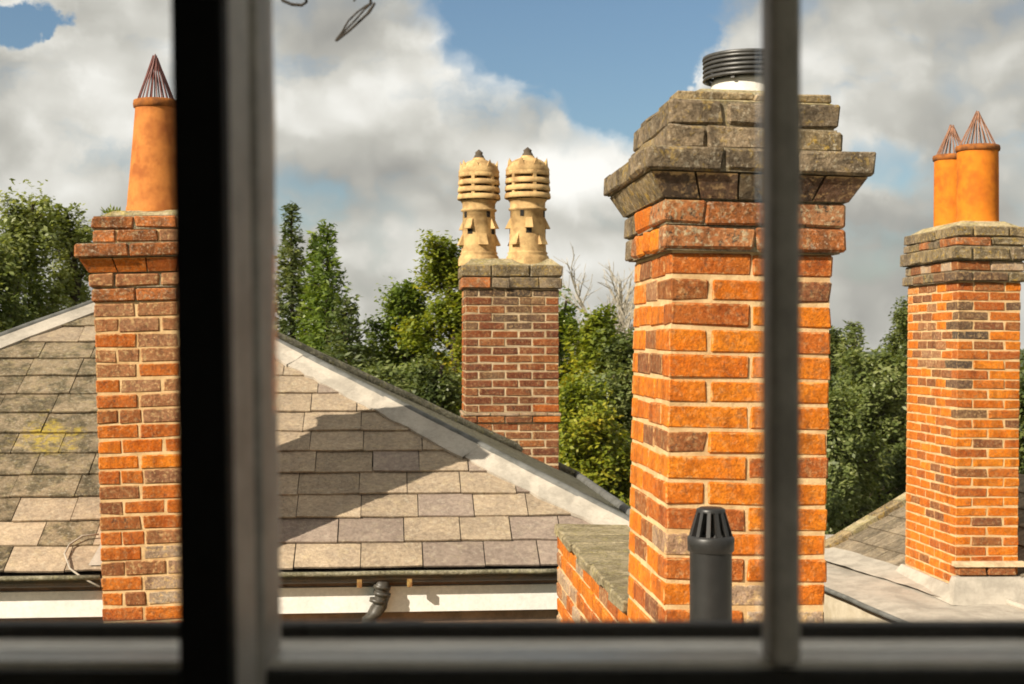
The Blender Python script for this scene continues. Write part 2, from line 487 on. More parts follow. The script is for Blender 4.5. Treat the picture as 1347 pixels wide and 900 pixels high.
M['bark'] = plain_mat('bark', (0.075, 0.055, 0.038), 0.95, 0.5, 20.0, 0.8, 0.02)
M['bark_pale'] = plain_mat('pale_bark', (0.52, 0.46, 0.36), 0.95, 0.3, 20.0, 0.5, 0.02)
M['stem'] = plain_mat('dry_stem', (0.045, 0.035, 0.025), 0.9, 0.4, 60.0)
M['cable'] = plain_mat('pale_cable', (0.40, 0.35, 0.28), 0.7, 0.2, 30.0)

# glass of the window
gm = bpy.data.materials.new('window_glass')
gm.use_nodes = True
gt = NT(gm.node_tree)
g_out = gt.add('ShaderNodeOutputMaterial')
g_tr = gt.add('ShaderNodeBsdfTransparent')
g_tr.inputs[0].default_value = (0.985, 0.985, 0.975, 1)
g_gl = gt.add('ShaderNodeBsdfGlossy')
g_gl.inputs['Roughness'].default_value = 0.03
g_fr = gt.add('ShaderNodeFresnel')
g_fr.inputs['IOR'].default_value = 1.3
g_mx = gt.add('ShaderNodeMixShader')
gt.link(g_fr.outputs[0], g_mx.inputs[0])
gt.link(g_tr.outputs[0], g_mx.inputs[1])
gt.link(g_gl.outputs[0], g_mx.inputs[2])
gt.link(g_mx.outputs[0], g_out.inputs['Surface'])
M['glass'] = gm


def leaf_mat(name, stops, trans=0.45):
    m = bpy.data.materials.new(name)
    m.use_nodes = True
    t = NT(m.node_tree)
    out = t.add('ShaderNodeOutputMaterial')
    geo = t.add('ShaderNodeNewGeometry')
    pos = geo.outputs['Position']
    r = t.math('ADD', t.math('MULTIPLY', geo.outputs['Random Per Island'], 0.55), t.math('MULTIPLY', t.rng(t.noise(pos, 1.3, 3), 0.3, 0.7), 0.45))
    c = t.ramp(r, stops)
    d = t.add('ShaderNodeBsdfDiffuse')
    tr = t.add('ShaderNodeBsdfTranslucent')
    gl = t.add('ShaderNodeBsdfGlossy')
    gl.inputs['Roughness'].default_value = 0.45
    gl.inputs['Color'].default_value = (0.6, 0.6, 0.55, 1)
    t.link(c, d.inputs['Color'])
    t.link(t.mix(1.0, c, (1.25, 1.2, 0.5), 'MULTIPLY'), tr.inputs['Color'])
    mx = t.add('ShaderNodeMixShader')
    mx.inputs[0].default_value = trans
    t.link(d.outputs[0], mx.inputs[1]); t.link(tr.outputs[0], mx.inputs[2])
    mx2 = t.add('ShaderNodeMixShader')
    mx2.inputs[0].default_value = 0.05
    t.link(mx.outputs[0], mx2.inputs[1]); t.link(gl.outputs[0], mx2.inputs[2])
    t.link(mx2.outputs[0], out.inputs['Surface'])
    return m


M['leaf_olive'] = leaf_mat('leaf_olive', [(0.0, (0.10, 0.135, 0.034)), (0.5, (0.25, 0.29, 0.085)), (1.0, (0.46, 0.48, 0.24))])
M['leaf_green'] = leaf_mat('leaf_green', [(0.0, (0.055, 0.10, 0.014)), (0.5, (0.15, 0.215, 0.028)), (1.0, (0.31, 0.36, 0.05))])
M['leaf_yellow'] = leaf_mat('leaf_yellow', [(0.0, (0.085, 0.125, 0.014)), (0.5, (0.23, 0.275, 0.024)), (0.85, (0.42, 0.39, 0.035)), (1.0, (0.56, 0.42, 0.04))])
M['leaf_dark'] = leaf_mat('leaf_dark', [(0.0, (0.04, 0.065, 0.02)), (0.5, (0.11, 0.145, 0.04)), (1.0, (0.25, 0.27, 0.08))])
M['leaf_ivy'] = leaf_mat('leaf_ivy', [(0.0, (0.055, 0.085, 0.024)), (0.5, (0.165, 0.205, 0.055)), (1.0, (0.38, 0.40, 0.16))])
M['grass'] = plain_mat('grass_ground', (0.055, 0.075, 0.022), 0.95, 0.4, 0.8, 0.3, 0.05, c2=(0.035, 0.05, 0.016))

# ------------------------------------------------------------------ ground
g = MB()
NGR = 24
for i in range(NGR + 1):
    for j in range(NGR + 1):
        x = -900 + 1800 * i / NGR
        y = -900 + 1800 * j / NGR
        g.v.append((x, y, 0.0))
for i in range(NGR):
    for j in range(NGR):
        a = i * (NGR + 1) + j
        g.f.append((a, a + NGR + 1, a + NGR + 2, a + 1))
tag(obj('ground', g, M['grass']), kind='structure')

# ------------------------------------------------------------------ the room behind the window
def struct(name, mb, mat):
    return tag(obj(name, mb, mat), kind='structure')

RX0, RX1, RY0, RY1, RZ0, RZ1 = -1.5, 1.5, -2.6, 0.72, CZ - 1.35, CZ + 1.05
OX0, OX1, OZ0, OZ1 = -0.62, 0.74, CZ - 0.30, CZ + 0.80     # window opening
wmb = MB()
wmb.box((RX0, RY1, RZ0), (OX0, RY1 + .2, RZ1)).box((OX1, RY1, RZ0), (RX1, RY1 + .2, RZ1))
wmb.box((OX0, RY1, RZ0), (OX1, RY1 + .2, OZ0)).box((OX0, RY1, OZ1), (OX1, RY1 + .2, RZ1))
struct('wall_window', wmb, M['plaster'])
struct('wall_left', MB().box((RX0 - .15, RY0, RZ0), (RX0, RY1 + .2, RZ1)), M['plaster'])
rw = MB()   # right wall: unseen opening beside the viewer, added as fill light for the frame
rw.box((RX1, RY0, RZ0), (RX1 + .15, -2.5, RZ1)).box((RX1, 0.35, RZ0), (RX1 + .15, RY1 + .2, RZ1))
rw.box((RX1, -2.5, RZ0), (RX1 + .15, 0.35, CZ - .75)).box((RX1, -2.5, CZ + .98), (RX1 + .15, 0.35, RZ1))
struct('wall_right', rw, M['plaster'])
struct('wall_back', MB().box((RX0 - .15, RY0 - .15, RZ0), (RX1 + .15, RY0, RZ1)), M['plaster'])
struct('ceiling', MB().box((RX0 - .15, RY0 - .15, RZ1), (RX1 + .15, RY1 + .32, RZ1 + .15)), M['plaster'])
struct('floor', MB().box((RX0 - .15, RY0 - .15, RZ0 - .2), (RX1 + .15, RY1 + .2, RZ0)), M['plaster'])

# the window itself
win = thing('window', 'old painted casement window with dark bars, seen from inside the room', 'window', (0, RY1, OZ0), world_parts=True)
def wpart(name, a, b, mat, Mx=None, bev=0.003, parent=win):
    o = obj(name, MB().box(a, b, Mx), mat, parent)
    md = o.modifiers.new('bevel', 'BEVEL')
    md.width = bev
    md.segments = 3
    return o
tilt = Matrix.Translation(Vector((-0.145, 0.69, CZ))) @ Matrix.Rotation(math.radians(-0.75), 4, 'Y') @ Matrix.Translation(Vector((0.145, -0.69, -CZ)))
tag(wpart('cover_strip', (-.1555, .655, OZ0 + .002), (-.1318, .672, OZ1 - .002), M['black_paint'], tilt, 0.002), 'black unlit strip nearest the viewer')  # stile's unlit front face, its shade put into a near-black colour
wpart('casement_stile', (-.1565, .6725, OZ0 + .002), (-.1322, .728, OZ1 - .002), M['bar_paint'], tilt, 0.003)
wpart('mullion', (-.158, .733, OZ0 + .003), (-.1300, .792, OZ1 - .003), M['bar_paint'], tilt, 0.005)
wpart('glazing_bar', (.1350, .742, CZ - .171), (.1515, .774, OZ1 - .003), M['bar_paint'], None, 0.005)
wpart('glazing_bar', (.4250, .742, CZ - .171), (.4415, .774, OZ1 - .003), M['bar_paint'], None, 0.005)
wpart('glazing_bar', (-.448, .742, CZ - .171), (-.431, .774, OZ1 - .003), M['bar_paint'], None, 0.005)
wpart('frame_jamb', (OX0, .735, OZ0 + .004), (OX0 + .05, .81, OZ1 - .004), M['grey_paint'])
wpart('frame_jamb', (OX1 - .05, .735, OZ0 + .004), (OX1, .81, OZ1 - .004), M['grey_paint'])
wpart('frame_head', (OX0 + .051, .736, OZ1 - .05), (OX1 - .051, .809, OZ1), M['grey_paint'])
wpart('bottom_rail', (OX0 + .051, .748, OZ0 + .005), (OX1 - .051, .812, CZ - .1685), M['rail_paint'], None, 0.004)
wpart('inner_board', (OX0 + .052, .738, OZ0 + .006), (OX1 - .052, .747, CZ - .1712), M['dark_paint'], None, 0.002)
wpart('putty_lip', (OX0 + .053, .8125, OZ0 + .007), (OX1 - .053, .829, CZ - .1618), M['dark_paint'], None, 0.002)
for (xa, xb) in ((OX0 + .05, -.4485), (-.4305, -.159), (-.1295, .1345), (.152, .4245), (.442, OX1 - .05)):
    obj('pane', MB().box((xa, .775, CZ - .1685), (xb, .778, OZ1 - .05)), M['glass'], win)

# ------------------------------------------------------------------ bricks
TOPO_F = None
def rounded_box(lx, ly, lz, bev, jit, seed):
    """24-vertex box with chamfered, slightly uneven edges (44 triangles)"""
    r = random.Random(seed)
    vs, idx = [], {}
    for sx in (0, 1):
        for sy in (0, 1):
            for sz in (0, 1):
                j = [r.uniform(-jit, jit) for _ in range(3)]
                cx, cy, cz = sx * lx, sy * ly, sz * lz
                b = bev * r.uniform(0.6, 1.7)
                ix = cx + (b if sx == 0 else -b)
                iy = cy + (b if sy == 0 else -b)
                iz = cz + (b if sz == 0 else -b)
                for ax, p in enumerate(((cx, iy, iz), (ix, cy, iz), (ix, iy, cz))):
                    idx[(sx, sy, sz, ax)] = len(vs)
                    vs.append((p[0] + j[0], p[1] + j[1], p[2] + j[2]))
    fs = []
    for s in (0, 1):
        q = [idx[(s, a, b, 0)] for a, b in ((0, 0), (1, 0), (1, 1), (0, 1))]
        fs.append(q if s else q[::-1])
        q = [idx[(a, s, b, 1)] for a, b in ((0, 0), (1, 0), (1, 1), (0, 1))]
        fs.append(q[::-1] if s else q)
        q = [idx[(a, b, s, 2)] for a, b in ((0, 0), (1, 0), (1, 1), (0, 1))]
        fs.append(q if s else q[::-1])
    for a in (0, 1):
        for b in (0, 1):
            fs.append([idx[(a, b, 0, 0)], idx[(a, b, 1, 0)], idx[(a, b, 1, 1)], idx[(a, b, 0, 1)]])
            fs.append([idx[(a, 0, b, 0)], idx[(a, 1, b, 0)], idx[(a, 1, b, 2)], idx[(a, 0, b, 2)]])
            fs.append([idx[(0, a, b, 1)], idx[(1, a, b, 1)], idx[(1, a, b, 2)], idx[(0, a, b, 2)]])
    for a in (0, 1):
        for b in (0, 1):
            for c in (0, 1):
                fs.append([idx[(a, b, c, k)] for k in range(3)])
    return vs, fs


BRICK_CACHE = {}
def brick_mesh(lx, ly, lz, mat, rough=1.0):
    key = (round(lx, 2), round(ly, 2), round(lz, 3), mat.name, rough, random.randrange(4))
    if key not in BRICK_CACHE:
        vs, fs = rounded_box(lx, ly, lz, min(0.0055 * min(rough, 1.25), lz * .18), 0.0026 * rough, len(BRICK_CACHE))
        me = MB().add(vs, fs).mesh('brick')
        import bmesh
        bm = bmesh.new(); bm.from_mesh(me)
        bmesh.ops.recalc_face_normals(bm, faces=bm.faces)
        bm.to_mesh(me); bm.free()
        me.materials.append(mat)
        BRICK_CACHE[key] = me
    return BRICK_CACHE[key], key


def add_brick(parent, x, y, z, lx, ly, lz, mat, rough=1.0, name='brick'):
    me, key = brick_mesh(lx, ly, lz, mat, rough)
    o = bpy.data.objects.new(name, me)
    col.objects.link(o)
    o.parent = parent
    o.location = (x, y, z)
    o.scale = (lx / key[0], ly / key[1], 1)
    o.rotation_euler = (0, random.uniform(-.006, .006), random.uniform(-.004, .004))
    return o


def split_len(total, pattern):
    s = sum(pattern)
    return [total * p / s for p in pattern]


JT = 0.0095


def course(root, stuff, w, d, z, h, off, pats, pick, rough=1.0, show=('front', 'left'), joint=JT, cham=None, clip=None):
    """one course of bricks round a rectangular stack; pats = (front pattern, side pattern)"""
    x0, x1, y0, y1 = -off, w + off, -off, d + off
    fr = split_len(x1 - x0, pats[0])
    bh = h - joint
    corner_d = []
    for L in (fr[0], fr[-1]):
        corner_d.append(0.235 if L < 0.17 else 0.112)
    bricks = []   # (face, x, y, lx, ly)
    x = x0
    for i, L in enumerate(fr):
        a = x + (0 if i == 0 else joint / 2)
        b = x + L - (0 if i == len(fr) - 1 else joint / 2)
        dep = corner_d[0] if i == 0 else corner_d[1] if i == len(fr) - 1 else 0.105
        bricks.append(('front', a, y0, b - a, dep))
        bricks.append(('back', a, y1 - dep, b - a, dep))
        x += L
    for side, xs, cd in (('left', x0, corner_d[0]), ('right', x1 - 0.105, corner_d[1])):
        ya, yb = y0 + cd, y1 - cd
        n = max(1, round((yb - ya) / (0.235 if pats[1] == 'S' else 0.12)))
        L = (yb - ya) / n
        for k in range(n):
            bricks.append((side, xs, ya + k * L + joint / 2, 0.105, L - joint))
    for face, bx, by, lx, ly in bricks:
        mat = pick(face, z, bx, by)
        if mat is None:
            continue
        if face in show:
            r = random.uniform
            add_brick(root, bx + r(-.0015, .0015), by + r(-.003, .0015) * rough, z + joint / 2 + r(-.0012, .0012), lx, ly, bh, mat, rough)
        else:
            vs, fs = rounded_box(lx, ly, bh, 0.004, 0.0012, 1)
            stuff.add([(v[0] + bx, v[1] + by, v[2] + z + joint / 2) for v in vs], fs)


def stack(name, label, corner, w, d, lean, top_z, specials, shaft_h, shaft_end_z, pats, pick, rz=5.0, show=('front', 'left'),
          mortar='mortar', group='brick chimney stacks on the roofs', hidden_mat='red', rough=1.0, cap_core='capcore', cap_hidden='capstone'):
    """a brick chimney stack. corner: world place of the front left corner of the shaft (any height)"""
    R = Matrix.Rotation(math.radians(rz), 4, 'Z') @ Matrix.Rotation(math.radians(lean), 4, 'Y')
    base = Vector(corner) - (R @ Vector((0, 0, corner[2])))
    root = thing(name, label, 'chimney', base, R.to_euler(), group)
    stuff = MB(); cstuff = MB()
    z = top_z
    core = MB(); ccore = MB()
    for sp in specials:
        h, off = sp['h'], sp['off']
        z -= h
        if sp.get('cham') is not None:
            # moulded course: splays out from off (bottom) to cham (top)
            n = sp['n']
            for face in ('front', 'left', 'right', 'back'):
                L0 = (w if face in ('front', 'back') else d) + 2 * sp['cham']
                L1 = (w if face in ('front', 'back') else d) + 2 * off
                k = n if face in ('front', 'back') else sp['nd']
                for i in range(k):
                    t0, t1 = i / k, (i + 1) / k
                    g_ = 0.004
                    A, B = sp['cham'], off
                    top0, top1 = -A + L0 * t0 + g_, -A + L0 * t1 - g_
                    bot0, bot1 = -B + L1 * t0 + g_, -B + L1 * t1 - g_
                    z0, z1 = z + .004, z + h - .004
                    if face == 'front':
                        vs = [(bot0, -B, z0), (bot1, -B, z0), (bot1, .05, z0), (bot0, .05, z0), (top0, -A, z1), (top1, -A, z1), (top1, .05, z1), (top0, .05, z1)]
                    elif face == 'back':
                        vs = [(bot0, d - .05, z0), (bot1, d - .05, z0), (bot1, d + B, z0), (bot0, d + B, z0), (top0, d - .05, z1), (top1, d - .05, z1), (top1, d + A, z1), (top0, d + A, z1)]
                    elif face == 'left':
                        vs = [(-B, bot0, z0), (.05, bot0, z0), (.05, bot1, z0), (-B, bot1, z0), (-A, top0, z1), (.05, top0, z1), (.05, top1, z1), (-A, top1, z1)]
                    else:
                        vs = [(w - .05, bot0, z0), (w + B, bot0, z0), (w + B, bot1, z0), (w - .05, bot1, z0), (w - .05, top0, z1), (w + A, top0, z1), (w + A, top1, z1), (w - .05, top1, z1)]
                    fs = [(3, 2, 1, 0), (4, 5, 6, 7), (0, 1, 5, 4), (1, 2, 6, 5), (2, 3, 7, 6), (3, 0, 4, 7)]
                    if face in show:
                        o = obj('moulded_brick', MB().add(vs, fs), sp['pick'](face, z, 0, 0), root, (0, random.uniform(-.002, .002), 0))
                    else:
                        cstuff.add(vs, fs)
            ccore.box((-off + .012, -off + .012, z + .001), (w + off - .012, d + off - .012, z + h + .001))
        else:
            course(root, stuff if off == 0 else cstuff, w, d, z, h, off, sp['pats'], sp['pick'], sp.get('rough', 1.0), show, sp.get('joint', JT))
            ins = sp.get('inset', .012)
            (core if off == 0 else ccore).box((-off + ins, -off + ins, z + .0012), (w + off - ins, d + off - ins, z + h - .0012))
    zs = z
    k = 0
    while z > shaft_end_z:
        z -= shaft_h
        course(root, stuff, w, d, z, shaft_h, 0, pats[k % len(pats)], pick, rough, show)
        k += 1
    ins = 0.0045
    core.box((ins, ins, z + .001), (w - ins, d - ins, zs + .002))
    obj('mortar_core', core, M[mortar], root, (0, 0, 0))
    if ccore.v:
        obj('cap_core', ccore, M[cap_core], root, (0, 0, 0))
        o = obj('rear_cap_brickwork', cstuff, M[cap_hidden], root, (0, 0, 0))
        o['kind'] = 'stuff'
    if stuff.v:
        o = obj('rear_brickwork', stuff, M[hidden_mat], root, (0, 0, 0))
        o['kind'] = 'stuff'
    obj('lower_shaft', MB().box((.003, .003, 0), (w - .003, d - .003, z - .001)), M[hidden_mat], root, (0, 0, 0))
    return root, R, base


def local_to_world(R, base, p):
    return base + R @ Vector(p)

rnd = random.random
H_ = 0.5
PA = ((H_, 1, H_), 'S')
PB = ((1, 1), 'S')

# --- main chimney, closest to the window
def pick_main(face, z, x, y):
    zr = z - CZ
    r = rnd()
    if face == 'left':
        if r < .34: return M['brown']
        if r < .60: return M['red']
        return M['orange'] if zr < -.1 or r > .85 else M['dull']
    if zr > 0.12:
        return M['orange'] if r < .6 else M['brown'] if r < .72 else M['red']
    if zr < -.66 and r < .14: return M['washed']
    if x < 0.05 and r < .30: return M['brown'] if r < .08 else M['red']
    return M['orange'] if r < .86 else M['red'] if r < .96 else M['brown']
def pick_cap(face, z, x, y):
    r = rnd()
    return M['capstone'] if r < .7 else M['capgold']
def pick_gold(face, z, x, y):
    return M['capgold'] if rnd() < .7 else M['capstone']
def pick_cap2(face, z, x, y):
    r = rnd()
    if face == 'left':
        return M['orange'] if r < .55 else M['capred'] if r < .85 else M['capgold']
    return M['capred'] if r < .45 else M['stained'] if r < .9 else M['capstone']
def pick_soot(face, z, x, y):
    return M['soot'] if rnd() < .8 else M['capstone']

D_MAIN = 4.6
SC = FPX / D_MAIN
mz = lambda py: CZ + (450 - py) / SC
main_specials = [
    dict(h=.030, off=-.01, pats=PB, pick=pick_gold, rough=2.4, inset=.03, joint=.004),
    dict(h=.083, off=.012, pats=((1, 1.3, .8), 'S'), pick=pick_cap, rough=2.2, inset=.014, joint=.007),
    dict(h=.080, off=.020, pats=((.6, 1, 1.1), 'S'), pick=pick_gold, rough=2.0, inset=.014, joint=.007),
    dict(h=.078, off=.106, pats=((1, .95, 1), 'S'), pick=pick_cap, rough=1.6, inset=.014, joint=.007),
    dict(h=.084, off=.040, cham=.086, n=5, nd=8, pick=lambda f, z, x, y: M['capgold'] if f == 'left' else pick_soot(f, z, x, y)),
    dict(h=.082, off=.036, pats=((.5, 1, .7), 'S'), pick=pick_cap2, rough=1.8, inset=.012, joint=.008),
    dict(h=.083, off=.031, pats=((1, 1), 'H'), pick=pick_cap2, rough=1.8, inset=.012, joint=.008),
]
main_corner = W(878, 580, D_MAIN)
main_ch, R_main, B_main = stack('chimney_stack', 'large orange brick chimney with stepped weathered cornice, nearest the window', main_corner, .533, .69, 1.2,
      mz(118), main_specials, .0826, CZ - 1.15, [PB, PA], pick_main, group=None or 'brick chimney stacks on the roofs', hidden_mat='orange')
fl = MB()
zt = mz(118)
fl.frustum((-.01 + .012, .002, zt - .03), (.533 - .002, .69 - .002), (.12, .15, zt + .035), (.41, .54))
obj('flaunching', fl, M['flaunch'], main_ch, (0, 0, 0))

# --- left chimney, standing through the eaves
D_LEFT = 7.95
SL = FPX / D_LEFT
lz = lambda py: CZ + (450 - py) / SL
def pick_left(face, z, x, y):
    zr = z - CZ
    r = rnd()
    py = 450 - zr * SL
    if py < 560:
        return M['dull'] if r < .68 else M['brown'] if r < .85 else M['red']
    if 585 < py < 650:
        return M['orange'] if r < .5 else M['red'] if r < .8 else M['dull']
    if py > 735 and x > .22:
        return M['washed'] if r < .75 else M['red']
    return M['red'] if r < .58 else M['brown'] if r < .82 else M['dull']
def pick_lcap(face, z, x, y):
    r = rnd()
    return M['capred'] if r < .72 else M['dull']
lp1 = ((1, 1, .6), 'S'); lp2 = ((.55, 1, 1), 'S'); lp3 = ((.5, .55, 1, .5), 'S')
left_specials = [
    dict(h=.078, off=.004, pats=lp1, pick=pick_lcap, rough=1.8),
    dict(h=.078, off=.000, pats=lp2, pick=pick_lcap, rough=1.6),
    dict(h=.082, off=.085, pats=lp1, pick=pick_lcap, rough=1.4),
    dict(h=.084, off=.022, cham=.065, n=4, nd=4, pick=lambda f, z, x, y: M['red']),
    dict(h=.084, off=.020, pats=lp2, pick=lambda f, z, x, y: M['dull'], rough=1.4),
    dict(h=.082, off=.010, pats=lp1, pick=lambda f, z, x, y: M['capred'], rough=1.3),
]
left_ch, R_left, B_left = stack('chimney_stack', 'tall dull red brick chimney with one tapered clay pot, left of the black window post', W(129, 600, D_LEFT), .60, .55, -1.5,
      lz(284), left_specials, .0852, CZ - 1.62, [lp1, lp2, lp1, lp3], pick_left, show=('front', 'right'), hidden_mat='red', cap_hidden='capred')
fl = MB().frustum((.02, .02, lz(284) - .01), (.58, .53), (.10, .10, lz(284) + .035), (.50, .45))
obj('flaunching', fl, M['flaunch'], left_ch, (0, 0, 0))

# --- central chimney behind the hip
D_CEN = 13.0
SCN = FPX / D_CEN
cz_ = lambda py: CZ + (450 - py) / SCN
def pick_cen(face, z, x, y):
    zr = z - CZ
    r = rnd()
    py = 450 - zr * SCN
    if py < 440 and .22 < x < .52 and r < .6:
        return M['soot']
    if py < 400 and r < .4:
        return M['soot']
    if .6 < x and py > 500:
        return M['maroon'] if r < .35 else M['red'] if r < .7 else M['brown']
    return M['maroon'] if r < .6 else M['brown'] if r < .9 else M['soot']
cp1 = ((1, 1, 1, H_), 'S'); cp2 = ((H_, 1, 1, 1), 'S')
cen_specials = [
    dict(h=.115, off=.034, pats=((1, 1.3, 1.1), 'S'), pick=lambda f, z, x, y: M['capgold'], rough=2.4, inset=.02),
    dict(h=.105, off=.030, pats=((1, .6, 1, .8), 'S'), pick=lambda f, z, x, y: M['capred'] if x < .2 else M['capstone'], rough=2.2, inset=.02),
]
for i in range(15):
    cen_specials.append(dict(h=.0758, off=0.0, pats=cp1 if i % 2 else cp2, pick=pick_cen, inset=.0045))
cen_specials.append(dict(h=.030, off=.022, pats=cp1, pick=lambda f, z, x, y: M['washed'], rough=.8, joint=.006))
cen_specials.append(dict(h=.066, off=.016, pats=cp2, pick=pick_cen))
cen_ch, R_cen, B_cen = stack('chimney_stack', 'square brown brick chimney behind the slate hip with two ornate buff pots', W(612, 480, D_CEN), .862, .60, 0.0,
      cz_(348), cen_specials, .0758, CZ - 1.75, [cp1, cp2], pick_cen, mortar='mortar_grey', hidden_mat='red')
fl = MB().frustum((-.02, -.02, cz_(348) - .01), (.88, .62), (.06, .08, cz_(348) + .06), (.80, .52))
obj('flaunching', fl, M['flaunch'], cen_ch, (0, 0, 0))

# --- right chimney on the lead roof
D_RIGHT = 11.0
SR = FPX / D_RIGHT
rz_ = lambda py: CZ + (450 - py) / SR
def pick_right(face, z, x, y):
    zr = z - CZ
    r = rnd()
    py = 450 - zr * SR
    if face == 'front':
        if py < 560 and x < .05 and r < .55: return M['soot']
        if py < 460 and r < .25: return M['soot']
        return M['orange'] if r < .55 else M['red'] if r < .85 else M['brown']
    if py < 520:
        return M['dull'] if r < .45 else M['brown'] if r < .75 else M['orange']
    return M['orange'] if r < .72 else M['red'] if r < .88 else M['brown']
right_specials = [
    dict(h=.085, off=.028, pats=PA, pick=pick_gold, rough=2.4, inset=.02),
    dict(h=.070, off=.030, pats=PB, pick=lambda f, z, x, y: M['capred'] if rnd() < .3 else pick_gold(f, z, x, y), rough=2.2, inset=.02),
    dict(h=.110, off=.052, pats=PA, pick=pick_gold, rough=2.2, inset=.02),
    dict(h=.085, off=.016, pats=PB, pick=lambda f, z, x, y: M['brown'] if rnd() < .5 else M['washed'], rough=1.2),
    dict(h=.080, off=.036, pats=PA, pick=lambda f, z, x, y: M['soot'] if rnd() < .75 else M['capgold'], rough=1.4),
]
right_ch, R_right, B_right = stack('chimney_stack', 'orange brick chimney with two terracotta pots rising from the lead roof, rightmost', W(1258, 600, D_RIGHT), .505, 1.07, 0.6,
      rz_(297), right_specials, .0759, CZ - 2.02, [PA, PB], pick_right, hidden_mat='orange')
fl = MB().frustum((-.01, -.01, rz_(297) - .01), (.515, 1.08), (.08, .12, rz_(297) + .05), (.42, .95))
obj('flaunching', fl, M['flaunch'], right_ch, (0, 0, 0))
# brick ledge and lead apron at its foot
for k in range(2):
    add_brick(right_ch, .0 + k * .235, -.075, rz_(755), .215, .10, .062, M['brown'], 1.2)
obj('ledge_mortar', MB().frustum((-.03, -.085, rz_(744)), (.535, -.001), (-.03, -.03, rz_(738)), (.535, -.001)), M['mortar_grey'], right_ch, (0, 0, 0))
zb = CZ - 2.0
ap = MB()
ap.frustum((-.10, -.20, zb), (.62, -.003), (-.03, -.09, rz_(757)), (.54, -.003))
obj('lead_apron', ap, M['lead'], right_ch, (0, 0, 0))
ap = MB().frustum((-.10, -.10, zb), (-.004, 1.14), (-.022, -.05, rz_(771) + .0), (-.004, 1.10))
obj('lead_flashing', ap, M['lead'], right_ch, (0, 0, 0))

# ------------------------------------------------------------------ chimney pots
def wire_guard(root, r, z0, h, n, mat, wr=.0045):
    gd = MB()
    gd.tube([(r * math.cos(a), r * math.sin(a), z0 + .004) for a in [2 * math.pi * k / 24 for k in range(25)]], wr, 5)
    gd.tube([(.02 * math.cos(a), .02 * math.sin(a), z0 + h - .03) for a in [2 * math.pi * k / 10 for k in range(11)]], wr * 1.3, 5)
    guard = obj('wire_guard', gd, mat, root, (0, 0, 0))
    for k in range(n):
        a = 2 * math.pi * (k + .3) / n
        tip = (.012 * math.cos(a + .6), .012 * math.sin(a + .6), z0 + h + random.uniform(-.01, .03))
        p = [(r * math.cos(a), r * math.sin(a), z0 - .02), (r * .55 * math.cos(a), r * .55 * math.sin(a), z0 + h * .48), tip]
        obj('wire', MB().tube(p, wr, 5), mat, guard, (0, 0, 0))


def clay_pot(name, label, loc, r0, r1, h, mat, wires, wmat, gh, group, tip=0.0):
    root = thing(name, label, 'chimney pot', loc, (0, math.radians(tip), random.uniform(0, 1)), group)
    prof = [(r0 * 1.03, 0), (r0 * 1.03, .03), (r0, .045)]
    for k in range(1, 8):
        t = k / 8
        prof.append((r0 + (r1 - r0) * t, .045 + (h - .11) * t))
    prof += [(r1, h - .065), (r1, h - .05)]
    obj('body', MB().lathe(prof, 36, wob=.004), mat, root, (0, 0, 0), True)
    rim = [(r1, h - .05), (r1 * 1.07, h - .045), (r1 * 1.09, h - .025), (r1 * 1.06, h - .004), (r1 * .98, h), (r1 * .84, h - .005), (r1 * .80, h - .15)]
    obj('rim', MB().lathe(rim, 36), M['terracotta_soot'], root, (0, 0, 0), True)
    obj('flue_lining', MB().lathe([(r1 * .80, h - .15), (.001, h - .16)], 20), M['hole'], root, (0, 0, 0))
    wire_guard(root, r1 * .96, h - .01, gh, wires, wmat)
    return root


p = W(207, 281, 8.23)
clay_pot('chimney_pot', 'tapered terracotta pot with dark red wire cone, beside the black window post', p + Vector((0, 0, .0)), .170, .118, .655, M['terracotta'], 22, M['wire'], .245, 'terracotta chimney pots', -1.0)
p = W(1286, 299, 11.35)
clay_pot('chimney_pot', 'taller looking front terracotta pot with wire cone, further right of the pair', p, .163, .160, .65, M['terracotta_bright'], 20, M['wire_pale'], .26, 'terracotta chimney pots')
p = W(1252, 305, 12.0)
clay_pot('chimney_pot', 'rear terracotta pot with wire cone, half hidden behind the other pot of its pair', p, .148, .145, .645, M['terracotta_bright'], 20, M['wire_pale'], .24, 'terracotta chimney pots')


